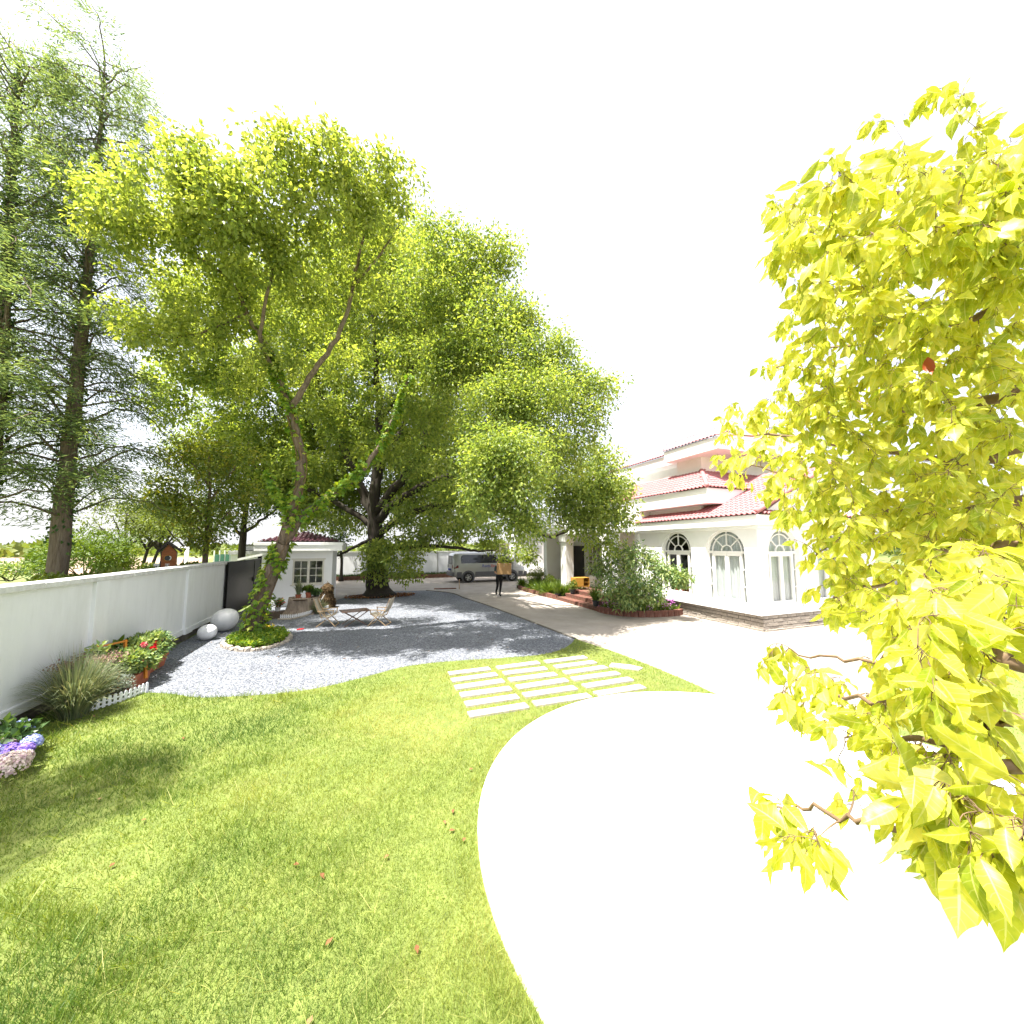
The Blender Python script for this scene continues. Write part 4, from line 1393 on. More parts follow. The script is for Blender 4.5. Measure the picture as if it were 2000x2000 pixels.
def make_van(name, label, loc, rz, paint, text=True):
    root = thing(name, label, 'van', loc, rz)
    st = [  # x, bottom, belt, roof, half width low, half width roof
        (-2.56, .50, 1.05, 1.50, .74, .66), (-2.53, .40, 1.10, 1.78, .82, .70), (-2.42, .36, 1.16, 1.90, .88, .74), (-2.1, .34, 1.17, 1.955, .90, .76),
        (-1.2, .34, 1.17, 1.97, .905, .77), (0, .34, 1.16, 1.965, .905, .77), (.7, .34, 1.15, 1.93, .905, .765), (1.1, .34, 1.14, 1.84, .905, .75),
        (1.5, .34, 1.12, 1.56, .90, .77), (1.85, .34, 1.09, 1.25, .89, .80), (2.0, .34, 1.05, 1.13, .88, .80), (2.25, .34, .97, 1.03, .86, .77),
        (2.45, .36, .82, .90, .80, .70), (2.55, .40, .68, .76, .70, .6), (2.58, .46, .58, .62, .62, .5)]
    V, F = [], []
    secs = []
    for x, bo, be, ro, hw, hr in st:
        mid = min(.72, be - .02)
        half = [(hw * .8, bo), (hw * .97, bo + .06), (hw, (bo + mid) / 2 + .05), (hw, mid), (hw - .008, be), (hr + (hw - hr) * .25, be + (ro - be) * .62),
                (hr, ro - (ro - be) * .10), (hr * .8, ro - .012), (hr * .35, ro + .004)]
        secs.append([(x, -y, z) for y, z in half] + [(x, y, z) for y, z in reversed(half)])
    k = len(secs[0])
    b = MB()
    vs = [p for s in secs for p in s]
    fs = []
    for i in range(len(secs) - 1):
        for j in range(k):
            fs.append((i * k + j, i * k + (j + 1) % k, (i + 1) * k + (j + 1) % k, (i + 1) * k + j))
    fs += [tuple(range(k)), tuple((len(secs) - 1) * k + j for j in range(k))[::-1]]
    body = b.add(vs, fs).build('body', paint, root, smooth=True, local=True, auto=.9)

    def yat(x, z):
        for a, c in zip(st[:-1], st[1:]):
            if a[0] <= x <= c[0]:
                t = (x - a[0]) / (c[0] - a[0])
                bo, be, ro, hw, hr = (a[i] + (c[i] - a[i]) * t for i in range(1, 6))
                kn = [(be, hw - .008), (be + (ro - be) * .62, hr + (hw - hr) * .25), (ro - (ro - be) * .10, hr)]
                if z <= be:
                    return hw
                for (z0, y0), (z1, y1) in zip(kn[:-1], kn[1:]):
                    if z <= z1:
                        return y0 + (y1 - y0) * (z - z0) / max(z1 - z0, 1e-6)
                return hr
        return .8

    def side_panel(nm, poly, m, off=.012, par=root):
        for s in (-1, 1):
            pts = [(x, s * (yat(x, z) + off), z) for x, z in poly]
            inn = [(x, s * (yat(x, z) - .05), z) for x, z in poly]
            q = MB()
            n = len(poly)
            q.add(pts + inn, [tuple(range(n))] + [(i, (i + 1) % n, n + (i + 1) % n, n + i) for i in range(n)])
            q.build(nm, m, par, local=True)

    side_panel('side_window', [(-2.02, 1.25), (.42, 1.25), (.42, 1.78), (-1.85, 1.80), (-1.97, 1.76), (-2.05, 1.6)], M['glass_dark'])
    side_panel('door_window', [(.52, 1.24), (1.7, 1.2), (1.5, 1.38), (1.2, 1.62), (.98, 1.74), (.52, 1.77)], M['glass_dark'])
    for s in (-1, 1):
        MB().box((-2.3, s * .915 - .012, .34), (-2.3 + .32, s * .915 + .012, .70)).box((-1.08, s * .915 - .012, .34), (1.02, s * .915 + .012, .70)).box(
            (1.98, s * .87 - .03, .36), (2.3, s * .87 + .03, .68)).build('sill_cladding', M['cladding'], root, local=True, bevel=.01)
        for x in (-.15, .47, 1.55):
            MB().box((x - .006, s * .912 - .006, .72), (x + .006, s * .912 + .006, 1.2)).build('door_seam', M['cladding'], body, local=True)
        MB().box((-2.3, s * .912 - .004, .93), (1.9, s * .912 + .004, .955)).build('side_moulding', paint, body, local=True)
    # rear face: window, lamps, bumper, plate
    rw = MB().add([(-2.59, -.62, 1.18), (-2.59, .62, 1.18), (-2.565, .62, 1.74), (-2.565, -.62, 1.74)], [(0, 1, 2, 3)])
    rw.build('rear_window', M['glass_dark'], root, local=True)
    for s in (-1, 1):
        MB().add([(-2.2, s * .918, .95), (-2.2, s * .918, 1.12), (-2.45, s * .89, 1.16), (-2.575, s * .74, 1.14), (-2.575, s * .74, .93), (-2.45, s * .89, .92)],
                 [(0, 1, 2, 3, 4, 5)]).build('tail_lamp', M['tail_red'], root, local=True)
        MB().add([(2.30, s * .84, .86), (2.30, s * .84, 1.0), (2.46, s * .74, .92), (2.54, s * .6, .84), (2.54, s * .6, .72), (2.46, s * .78, .76)],
                 [(0, 1, 2, 3, 4, 5)]).build('headlamp', M['lamp_clear'], root, local=True)
    MB().box((-2.64, -.86, .42), (-2.42, .86, .70)).build('rear_bumper', M['cladding'], root, local=True, bevel=.05, smooth=True, auto=.9)
    MB().box((2.36, -.82, .36), (2.66, .82, .66)).build('front_bumper', M['cladding'], root, local=True, bevel=.07, smooth=True, auto=.9)
    MB().box((-2.65, -.26, .78), (-2.58, .26, .9)).build('number_plate', M['text_blue'], root, local=True)
    MB().add([(1.14, -.68, 1.79), (1.14, .68, 1.79), (1.86, .73, 1.235), (1.86, -.73, 1.235)], [(0, 1, 2, 3)]).build('windscreen', M['glass_dark'], root, local=True).location.z = .012
    for s in (-1, 1):
        MB().box((1.45, s * 1.0 - .1, 1.16), (1.62, s * 1.0 + .1, 1.32)).build('wing_mirror', paint, root, local=True, bevel=.03)
    for x in (-1.55, 1.5):
        for s in (-1, 1):
            y = s * .83
            ar = MB().tube([(x, y - .02 * s, .36), (x, y + .095 * s, .36)], .43, 28)
            ar.build('wheel_arch', M['cladding'], root, local=True)
            ty = MB()
            prof = [(.20, -.1), (.3, -.11), (.335, -.07), (.34, 0), (.335, .07), (.3, .11), (.2, .1)]
            vs, fs = [], []
            n = 28
            for r, o_ in prof:
                for j in range(n):
                    a = 2 * PI * j / n
                    vs.append((x + r * math.cos(a), y + .03 * s + o_, .34 + r * math.sin(a)))
            for i in range(len(prof) - 1):
                for j in range(n):
                    fs.append((i * n + j, i * n + (j + 1) % n, (i + 1) * n + (j + 1) % n, (i + 1) * n + j))
            wheel = ty.add(vs, fs).build('wheel', M['tyre'], root, smooth=True, local=True)
            MB().tube([(x, y + .06 * s, .34), (x, y + .085 * s, .34)], .2, 24).build('hub_disc', M['cladding'], wheel, local=True)
            rm = MB()
            for j in range(24):
                a, c = 2 * PI * j / 24, 2 * PI * (j + 1) / 24
                rm.extr([(.19 * math.cos(a), .19 * math.sin(a)), (.215 * math.cos(a), .215 * math.sin(a)), (.215 * math.cos(c), .215 * math.sin(c)), (.19 * math.cos(c), .19 * math.sin(c))],
                        .08 * s, .125 * s, lambda u, v, t: Vector((x + u, y + t, .34 + v)))
            for j in range(5):
                a = 2 * PI * j / 5 + .3
                rm.bar((x + .04 * math.cos(a), y + .11 * s, .34 + .04 * math.sin(a)), (x + .2 * math.cos(a + .35), y + .11 * s, .34 + .2 * math.sin(a + .35)), .07, .04)
            rm.tube([(x, y + .09 * s, .34), (x, y + .125 * s, .34)], .055, 12)
            rm.build('rim', M['rim'], wheel, local=True)
    if text:
        for t, x, m in (('Rams', -.62, 'text_blue'), ('Express', .0, 'text_red')):
            cu = bpy.data.curves.new('lettering', 'FONT')
            cu.body = t
            cu.size = .27
            cu.extrude = .002
            tmp = bpy.data.objects.new('tmp', cu)
            COL.objects.link(tmp)
            me = bpy.data.meshes.new_from_object(tmp.evaluated_get(bpy.context.evaluated_depsgraph_get()))
            bpy.data.objects.remove(tmp)
            me.materials.clear()
            me.materials.append(M[m])
            o = obj('lettering', me, root, True)
            o.location = (x, -.922, .98)
            o.rotation_euler = (PI / 2, 0, 0)
    return root


make_van('parked_van', 'silver passenger van with dark windows parked under the old tree', (7.83, 25.2, .01), 0.0, M['silver'])
gvp = P(1925, 1100, 13.5)
make_van('grey_van', 'dark grey van glimpsed through the yellow leaves on the right', (gvp.x, gvp.y, .01), math.radians(100), M['graphite'], False)


# ------------------------------------------------------------------ the delivery person
def skin_mesh(name, verts, edges, radii, sub=2, root_i=0):
    me = bpy.data.meshes.new(name)
    me.from_pydata(verts, edges, [])
    o = bpy.data.objects.new('tmp', me)
    COL.objects.link(o)
    sk = o.modifiers.new('s', 'SKIN')
    sk.use_smooth_shade = True
    for i, r in enumerate(radii):
        r = r if isinstance(r, tuple) else (r, r)
        me.skin_vertices[0].data[i].radius = r
        me.skin_vertices[0].data[i].use_root = (i == root_i)
    ss = o.modifiers.new('u', 'SUBSURF')
    ss.levels = sub
    ss.render_levels = sub
    dg = bpy.context.evaluated_depsgraph_get()
    dg.update()
    out = bpy.data.meshes.new_from_object(o.evaluated_get(dg))
    out.name = name
    bpy.data.objects.remove(o)
    return out


M['skin'] = mat('skin', (.45, .26, .18), (.4, .22, .15), 6, .55)
M['cloth_black'] = mat('cloth_black', (.012, .012, .014), (.008, .008, .009), 20, .9)
M['cloth_teal'] = mat('cloth_teal', (.05, .09, .11), (.035, .065, .08), 20, .9)
M['hair'] = mat('hair', (.012, .01, .009), (.008, .007, .006), 30, .6)
M['cardboard'] = mat('cardboard', (.36, .22, .1), (.3, .18, .08), 4, .8, .1, stretch=(1, 1, 6))

pv, pe, pr = [], [], []


def jn(p, r, prev=None):
    pv.append(p)
    pr.append(r)
    if prev is not None:
        pe.append((prev, len(pv) - 1))
    return len(pv) - 1


# local frame: faces -y, x to the viewer's right; walking, right foot lifted behind
pel = jn((0, 0, .95), (.15, .11))
wa = jn((0, -.01, 1.08), (.135, .10), pel)
ch = jn((0, -.01, 1.28), (.165, .115), wa)
sh = jn((0, 0, 1.43), (.13, .09), ch)
nk = jn((0, -.005, 1.51), (.055, .055), sh)
h1 = jn((-.012, -.025, 1.60), (.075, .09), nk)
h2 = jn((-.015, -.02, 1.68), (.078, .095), h1)
h3 = jn((-.015, -.01, 1.745), (.055, .07), h2)
ns = jn((-.05, -.115, 1.625), (.014, .014), h1)
for s, kneep, anklep, toe in ((-1, (-.10, -.10, .50), (-.12, .16, .20), (-.13, .03, .07)), (1, (.07, .0, .50), (.03, .02, .09), (.05, -.16, .04))):
    hp = jn((s * .085, 0, .88), (.095, .1), pel)
    kn = jn(kneep, (.062, .066), hp)
    an_ = jn(anklep, (.042, .045), kn)
    jn(toe, (.042, .035), an_)
for s in (-1, 1):
    so = jn((s * .185, 0, 1.40), (.06, .06), sh)
    el = jn((s * .25 + .02, -.10, 1.13), (.045, .045), so)
    hand = (-.20, -.34, 1.10) if s < 0 else (.36, -.36, 1.14)
    wr = jn((hand[0], hand[1] + .06, hand[2] - .005), (.03, .028), el)
    pm = jn((hand[0] + .01 * s, hand[1] - .03, hand[2]), (.036, .018), wr)
    for k in range(4):
        a = jn((hand[0] + (-.03 + .02 * k), hand[1] - .085, hand[2] - .008), .0095, pm)
        c = jn((hand[0] + (-.033 + .022 * k), hand[1] - .125 - .008 * (k in (1, 2)), hand[2] + .004), .008, a)
    th = jn((hand[0] - s * .045, hand[1] - .03, hand[2] + .02), .011, wr)
    jn((hand[0] - s * .05, hand[1] - .07, hand[2] + .035), .009, th)
bme = skin_mesh('body', pv, pe, pr)
for m_ in ('skin', 'cloth_black', 'cloth_teal'):
    bme.materials.append(M[m_])
for f in bme.polygons:
    c = f.center
    mi = 0
    if c.z < 1.0 and abs(c.x) < .19 and c.y > -.3:
        mi = 1
    elif c.z < 1.46 and (abs(c.x) < .20 or (c.z > 1.2 and abs(c.x) < .3)) and c.y > -.17:
        mi = 2
    f.material_index = mi
    f.use_smooth = True
person = thing('person', 'person in dark clothes walking and carrying a cardboard box', 'person', (5.99, 17.3, .01), math.radians(-8))
person.scale = (1.0, 1.0, 1.0)
obj('body', bme, person, True)
hm = MB().lathe([(.03, -.10), (.082, -.07), (.094, -.01), (.092, .045), (.07, .085), (.03, .105), (.003, .11)], 18, (-.015, .012, 1.70))
hair = hm.build('hair', M['hair'], person, True, local=True)
hp_ = MB().box((-.09, -.17, 1.695), (.06, -.07, 1.71)).build('cap_brim', M['hair'], person, local=True, bevel=.006)
for s in (-1, 1):
    MB().lathe([(.003, -.008), (.009, 0), (.003, .008)], 8, (-.035 + s * .032, -.108, 1.655)).build('eye', M['hair'], person, local=True)
    MB().lathe([(.004, -.03), (.016, 0), (.004, .03)], 8, (-.015 + s * .083, -.01, 1.635)).build('ear', M['skin'], person, local=True)
bx = thing('cardboard_box', 'large brown cardboard box held up by the walking person', 'box', (6.10, 16.93, 1.08), math.radians(-20))
MB().box((-.34, -.26, 0), (.34, .26, .5)).build('carton', M['cardboard'], bx, local=True, bevel=.006)
MB().box((-.03, -.263, .34), (.03, .263, .5025)).box((-.029, -.262, 0.34), (.029, -.261, .5)).build('tape', mat('tape', (.42, .3, .16), None, 4, .3), bx, local=True)


# ------------------------------------------------------------------ folding table and chairs on the gravel
def make_chair():
    r = thing('folding_chair', 'x', 'chair', (0, 0, 0))
    W = .27
    for s in (-1, 1):
        MB().bar((.27, s * W, 0), (-.16, s * W, .46), .028, .02).build('leg', M['wood_pale'], r, local=True)
        MB().bar((-.27, s * (W - .03), 0), (.2, s * (W - .03), .36), .028, .02).build('leg', M['wood_pale'], r, local=True)
        MB().bar((-.24, s * W, .455), (.22, s * W, .475), .05, .022).build('armrest', M['wood_pale'], r, local=True, bevel=.005)
        MB().bar((.19, s * (W - .015), .34), (.2, s * W, .465), .024, .02).build('arm_support', M['wood_pale'], r, local=True)
        MB().bar((-.12, s * (W - .05), .24), (-.36, s * (W - .05), .80), .026, .02).build('back_post', M['wood_pale'], r, local=True)
        MB().tube([(-.03, s * (W - .015) - .02, .2), (-.03, s * (W - .015) + .02, .2)], .016, 8).build('pivot', M['metal_dark'], r, local=True)
    MB().bar((.26, -W, .012), (.26, W, .012), .024, .02).bar((-.26, -W + .03, .012), (-.26, W - .03, .012), .024, .02).build('stretcher', M['wood_pale'], r, local=True)
    n = 8
    vs, fs = [], []
    for i in range(n + 1):
        t = i / n
        x = .24 - .40 * t
        z = .345 - .06 * t - .035 * math.sin(PI * t)
        vs += [(x, -W + .05, z), (x, W - .05, z), (x, -W + .05, z - .008), (x, W - .05, z - .008)]
        if i:
            a = 4 * (i - 1)
            fs += [(a, a + 1, a + 5, a + 4), (a + 2, a + 6, a + 7, a + 3), (a, a + 4, a + 6, a + 2), (a + 1, a + 3, a + 7, a + 5)]
    MB().add(vs, fs).build('seat', M['canvas'], r, local=True, smooth=True)
    vs, fs = [], []
    for i in range(n + 1):
        t = i / n
        z = .36 + .44 * t
        x = -.175 - .185 * t - .03 * math.sin(PI * t)
        vs += [(x, -W + .055, z), (x, W - .055, z), (x - .008, -W + .055, z), (x - .008, W - .055, z)]
        if i:
            a = 4 * (i - 1)
            fs += [(a, a + 1, a + 5, a + 4), (a + 2, a + 6, a + 7, a + 3), (a, a + 4, a + 6, a + 2), (a + 1, a + 3, a + 7, a + 5)]
    MB().add(vs, fs).build('backrest', M['canvas'], r, local=True, smooth=True)
    return r


c1 = make_chair()
q = Gd(640, 1222)
c1.location = (q.x, q.y, .012)
c1.rotation_euler.z = math.radians(-8)
tag(c1, 'beige canvas folding chair to the left of the low table', 'chair', 'folding chairs on the gravel')
c2 = copy_tree(c1)
q = Gd(742, 1220)
c2.location = (q.x, q.y, .012)
c2.rotation_euler.z = math.radians(158)
tag(c2, 'beige canvas folding chair to the right of the low table', 'chair', 'folding chairs on the gravel')
q = Gd(692, 1221)
tb = thing('folding_table', 'low brown wooden folding table between two canvas chairs', 'table', (q.x, q.y, .012), math.radians(12))
for i in range(6):
    MB().box((-.40, -.30 + i * .1 + .003, .42), (.40, -.20 + i * .1 - .003, .438)).build('top_slat', M['wood_table'], tb, local=True, bevel=.003)
for s in (-1, 1):
    MB().bar((-.32, s * .24, 0), (.32, s * .24, .41), .026, .02).build('leg', M['wood_table'], tb, local=True)
    MB().bar((.32, s * .21, 0), (-.32, s * .21, .41), .026, .02).build('leg', M['wood_table'], tb, local=True)
MB().bar((-.3, -.25, .405), (-.3, .25, .405), .03, .02).bar((.3, -.25, .405), (.3, .25, .405), .03, .02).build('stretcher', M['wood_table'], tb, local=True)


# ------------------------------------------------------------------ egg sculptures
def egg(name, label, c, r, k, tiltx, rz):
    b = MB()
    prof = []
    for i in range(25):
        t = -PI / 2 + PI * i / 24
        rr = r * math.cos(t) * (1 - .10 * math.sin(t))
        prof.append((max(rr, .0005), r * k * math.sin(t)))
    b.lathe(prof, 40)
    o = b.build(name, M['egg'], None, smooth=True)
    o.location = c
    o.rotation_euler = (tiltx, 0, rz)
    tag(o, label, 'sculpture', 'egg sculptures by the wall')
    return o


q = Gd(443, 1233)
egg('egg_sculpture', 'larger glossy white egg sculpture on the gravel by the wall', (q.x - .05, q.y, .33), .305, 1.14, math.radians(62), math.radians(62))
q = Gd(412, 1250)
egg('egg_sculpture', 'smaller white egg sculpture leaning by the wall footing', (q.x - .08, q.y, .205), .195, 1.14, math.radians(70), math.radians(62))

# ------------------------------------------------------------------ by the gatehouse: stump, pots, statue, picket edging
q = Gd(588, 1201)
sx, sy = q.x, q.y + .35
stump = thing('tree_stump', 'weathered hollow tree stump used as a plant stand', 'stump', (sx, sy, 0))
b = MB()
prof = [(.66, 0), (.6, .06), (.53, .2), (.49, .4), (.48, .56), (.4, .57), (.38, .5)]
vs, fs = [], []
n = 36
for i, (r, z) in enumerate(prof):
    for j in range(n):
        a = 2 * PI * j / n
        w = 1 + .06 * math.sin(5 * a + 1) + .035 * math.sin(11 * a + z * 3) + (.12 * max(0, math.sin(4 * a)) if i == 0 else 0)
        vs.append((sx + r * w * math.cos(a), sy + r * w * math.sin(a) * .8, z + .015 * math.sin(3 * a) * (i > 2)))
for i in range(len(prof) - 1):
    for j in range(n):
        fs.append((i * n + j, i * n + (j + 1) % n, (i + 1) * n + (j + 1) % n, (i + 1) * n + j))
b.add(vs, fs).build('trunk_shell', M['stump'], stump, smooth=True)
MB().lathe([(.43, .5), (.43, .53), (.01, .53)], 24, (sx, sy, 0)).build('soil', M['soil'], stump)


def pot(name, label, loc, r, h, m, cat='pot', group=None):
    o = thing(name, label, cat, loc, 0, group)
    b = MB().lathe([(r * .72, 0), (r * .74, .01), (r * .95, h * .86), (r * 1.06, h * .86), (r * 1.06, h), (r * .92, h), (r * .9, h * .9)], 20, loc, cap=False)
    b.build('pot_body', m, o, smooth=True, auto=.6)
    MB().lathe([(r * .9, h * .88), (.005, h * .9)], 20, loc).build('soil', M['soil'], o)
    return o


def potted(name, label, loc, r, h, m, kind, ph, pr_, n, lm, group=None):
    o = pot(name, label, loc, r, h, m, 'potted plant', group)
    base = np.array(loc) + np.array([0, 0, h * .9])
    if kind == 'tuft':
        t = tuft('tmp', 'x', tuple(base), ph, pr_, n, .018, lm)
    else:
        t = bush('tmp', 'x', tuple(base), (pr_, pr_, ph * .7), n, .09, .04, lm, clump=7, stems=5)
    for ch in list(t.children):
        ch.parent = o
        ch.matrix_parent_inverse = root_mat(o).inverted()
    bpy.data.objects.remove(t)
    return o


potted('potted_grass', 'feathery pale grass in a terracotta pot on the stump', (sx - .16, sy - .02, .53), .10, .14, M['terracotta'], 'tuft', .55, .22, 130, M['reed'])
potted('potted_herb', 'bushy green plant in a terracotta pot on the stump', (sx + .16, sy, .53), .11, .2, M['terracotta'], 'bush', .22, .2, 500, M['leaf_bed'])
potted('potted_trailer', 'low dark green plant at the right edge of the stump', (sx + .42, sy + .05, .53), .09, .1, M['pot_dark'], 'bush', .18, .22, 500, M['leaf_dark'])
fg = MB().lathe([(.05, 0), (.06, .05), (.05, .13), (.03, .16), (.045, .2), (.04, .25), (.005, .27)], 14, (sx + .03, sy - .06, .53))
tag(fg.build('penguin_ornament', M['white_plain'], smooth=True), 'small white ornament between the pots on the stump', 'ornament')
tuft('fountain_grass', 'yellowish tuft of grass at the foot of the stump', (sx + .55, sy - .38, .01), .5, .4, 420, .014, M['reed'], arch=.7)
q = Gd(634, 1189)
b = MB()
R3 = []
vs, fs = [], []
n, m_ = 28, 20
for i in range(m_ + 1):
    z = .95 * i / m_
    t = i / m_
    r = np.interp(t, [0, .15, .4, .58, .68, .8, .92, 1], [.27, .28, .25, .19, .165, .18, .15, .1])
    r *= math.sqrt(max(.02, 1 - max(0, (t - .8) / .2) ** 2))
    for j in range(n):
        a = 2 * PI * j / n
        w = 1 + .12 * math.sin(4 * a + t * 7) + random.uniform(-.14, .14)
        vs.append((q.x + r * w * math.cos(a) + .05 * t, q.y + .25 + r * w * math.sin(a), z + random.uniform(-.012, .012)))
for i in range(m_):
    for j in range(n):
        fs.append((i * n + j, i * n + (j + 1) % n, (i + 1) * n + (j + 1) % n, (i + 1) * n + j))
fs.append(tuple(m_ * n + j for j in range(n)))
stt = thing('shaggy_statue', 'brown shaggy seated figure statue at the gatehouse corner', 'statue', (q.x, q.y + .25, 0))
b.add(vs, fs).build('figure', M['straw'], stt, smooth=True)
vv = np.array(vs)
ii = rng.integers(0, len(vv), 4200)
leaves('shag', vv[ii], (vv[ii] - np.array([q.x, q.y + .25, .4])) * np.array([1, 1, .2]) + np.array([0, 0, -.35]) + rng.normal(0, .12, (4200, 3)), .1, .02,
       leaf_mat('shag', [(.05, .03, .012), (.1, .062, .026), (.15, .1, .045)], .1, (1, 1, 1), .9), stt, 'quad')
ea = MB()
wr_ = Gd(608, 1192)
sgn = thing('folding_rack', 'small white folding rack leaning beside the stump', 'rack', (wr_.x + .3, wr_.y + .15, 0))
for k, (a, c) in enumerate((((0, 0, .02), (.26, .05, .55)), ((.26, 0, .02), (0, .05, .55)), ((0, .22, .02), (.26, .2, .55)), ((.26, .22, .02), (0, .2, .55)))):
    MB().bar(Vector(a) + Vector((wr_.x + .15, wr_.y + .05, 0)), Vector(c) + Vector((wr_.x + .15, wr_.y + .05, 0)), .022).build('leg', M['white_plain'], sgn)


def picket_run(name, label, pts, h, pitch, group=None):
    t = thing(name, label, 'fence', pts[0])
    line = smooth_line(pts, 60)
    seg = np.linalg.norm(np.diff(line, axis=0), axis=1)
    tot = seg.sum()
    cum = np.concatenate([[0], np.cumsum(seg)])
    w = pitch * .58
    me = MB().extr([(-w / 2, 0), (w / 2, 0), (w / 2, h * .86), (w * .25, h * .97), (0, h), (-w * .25, h * .97), (-w / 2, h * .86)], -.006, .006, lambda a, b, c: Vector((a, c, b))).mesh('picket', M['picket_white'])
    k = int(tot / pitch)
    for i in range(k + 1):
        s = min(i * pitch, tot - .001)
        j = min(int(np.searchsorted(cum, s)), len(line) - 1)
        j = max(j, 1)
        u = (s - cum[j - 1]) / max(seg[j - 1], 1e-6)
        p = line[j - 1] * (1 - u) + line[j] * u
        d = line[j] - line[j - 1]
        piece('picket', me, t, (p[0], p[1], p[2] + .012), (random.uniform(-.04, .04), 0, math.atan2(d[1], d[0])))
    rb = MB()
    for z in (.3, .68):
        for a, c in zip(line[::4][:-1], line[::4][1:]):
            rb.bar((a[0], a[1], a[2] + h * z), (c[0], c[1], c[2] + h * z), .01, .02)
    rb.build('rail', M['picket_white'], t)
    return t


pk = [Gd(548, 1210), Gd(575, 1209), Gd(600, 1203), Gd(622, 1196), Gd(641, 1190)]
picket_run('picket_edging', 'miniature white picket edging in front of the stump', [tuple(p) for p in pk], .15, .062)
kbm = MB()
for a, c in zip(pk[:-1], pk[1:]):
    kbm.bar(a + Vector((-.06, -.12, .03)), c + Vector((-.06, -.12, .03)), .10, .05)
tag(kbm.build('stone_kerb', M['kerb_stone'], bevel=.01), 'low stone kerb in front of the miniature picket edging', 'kerb')
bed = sheet('gatehouse_bed', [tuple(p[:2]) for p in (Gd(548, 1209), Gd(600, 1202), Gd(641, 1190), Gd(648, 1183), Gd(520, 1196), Gd(505, 1212))], .02, M['soil'])
rp = Gd(540, 1196)
potted('potted_red_plant', 'red flowering plant in a white pot by the gatehouse wall', (rp.x, rp.y + .2, .02), .1, .14, M['white_plain'], 'bush', .3, .16, 320, leaf_mat('poinsettia', [(.07, .13, .03), (.1, .17, .03), (.45, .02, .03)], .3, (1.2, 1, .6), .5, .3, [0, .6, .75]))
fl = Gd(585, 1231)
b = MB()
for i in range(3):
    b.bar((fl.x + i * .05 - .06, fl.y - .02, .025), (fl.x + i * .05, fl.y + .05, .03), .04, .02)
tag(b.build('red_toy', M['petal_red'], bevel=.004), 'small red object lying on the gravel', 'toy')
bp_ = Gd(897, 1151)
b = MB().bar((bp_.x - 1.3, bp_.y + .5, .03), (bp_.x - .1, bp_.y + .3, .03), .12, .05)
tag(b.build('timber_plank', M['brick_red'], bevel=.006), 'reddish plank on the paving behind the van', 'plank')
b = MB().tube([(bp_.x, bp_.y, 0), (bp_.x, bp_.y, .55)], .022, 8)
tag(b.build('marker_stake', M['wood_pale'], smooth=True), 'thin wooden stake standing at the rear of the van', 'stake')

# ------------------------------------------------------------------ round bed of the leaning tree
ringp = [Gd(x, y) for x, y in ((434, 1263), (455, 1271), (490, 1273), (525, 1268), (552, 1259), (566, 1249), (562, 1241), (540, 1236), (505, 1235), (470, 1243), (448, 1252))]
ring_line = smooth_line([tuple(p) for p in ringp + [ringp[0]]], 40)[:-1]
tbed = thing('tree_bed', 'kidney shaped bed edged with rough stones round the leaning tree', 'flower bed', tuple(ring_line.mean(0)))
sts = []
for k in range(4):
    me = MB().box((-.085, -.05, 0), (.085, .05, .11)).mesh('kerb_stone', M['kerb_stone'], bevel=.025)
    for v in me.vertices:
        v.co += Vector((random.uniform(-.012, .012), random.uniform(-.012, .012), random.uniform(-.012, .012)))
    sts.append(me)
for i in range(len(ring_line)):
    a, c = ring_line[i], ring_line[(i + 1) % len(ring_line)]
    d = c - a
    piece('kerb_stone', sts[i % 4], tbed, tuple((a + c) / 2 + np.array([0, 0, -.02])), (0, 0, math.atan2(d[1], d[0]) + random.uniform(-.15, .15)),
          (np.linalg.norm(d) / .17 * .95, random.uniform(.8, 1.2), random.uniform(.75, 1.15)))
cen = ring_line.mean(0)
MB().prism([tuple(p[:2]) for p in (ring_line - cen) * .93 + cen], .0, .06).build('soil', M['soil'], tbed)
n = 5200
pp = np.stack([rng.uniform(ring_line[:, 0].min(), ring_line[:, 0].max(), n), rng.uniform(ring_line[:, 1].min(), ring_line[:, 1].max(), n), np.full(n, .06)], 1)
pp = pp[in_poly(pp, [tuple(p[:2]) for p in (ring_line - cen) * .92 + cen])]
pp[:, 2] += rng.random(len(pp)) * .13
o = leaves('groundcover', pp, rng.normal(0, .7, (len(pp), 3)) + np.array([0, 0, .6]), rng.uniform(.05, .11, len(pp)), .045, M['leaf_ivy'], tbed, 'quad')
fy = Gd(522, 1240)
n = 160
leaves('yellow_flower', np.array([fy.x, fy.y - .05, .12]) + rng.normal(0, 1, (n, 3)) * np.array([.18, .1, .07]), rng.normal(0, 1, (n, 3)) + np.array([0, 0, .5]), .05, .05, M['petal_yellow'], tbed)['kind'] = 'stuff'

# ------------------------------------------------------------------ flower bed at the foot of the wall
gq = Gd(150, 1408)
tuft('ornamental_grass', 'big arching clump of grey green grass against the wall', (gq.x - .08, gq.y + .08, .02), .8, .56, 1500, .009, M['reed'], arch=.62)
gq2 = Gd(205, 1392)
tuft('ornamental_grass', 'smaller grey green grass clump beside the white picket edging', (gq2.x - .3, gq2.y - .02, .02), .34, .22, 300, .007, M['reed'], arch=.7)
sq = Gd(188, 1372)
root = bush('sedum', 'dusky pink flowering sedum behind the grass clump', (-3.9, 7.98, .02), (.28, .42, .5), 1500, .09, .05, M['leaf_shrub'], 'plant', clump=12)
n = 2600
hc = np.array([-3.88, 7.98, .6]) + rng.uniform(-1, 1, (22, 3)) * np.array([.25, .42, .1])
pts_ = hc[rng.integers(0, 22, n)] + rng.normal(0, 1, (n, 3)) * np.array([.07, .07, .03])
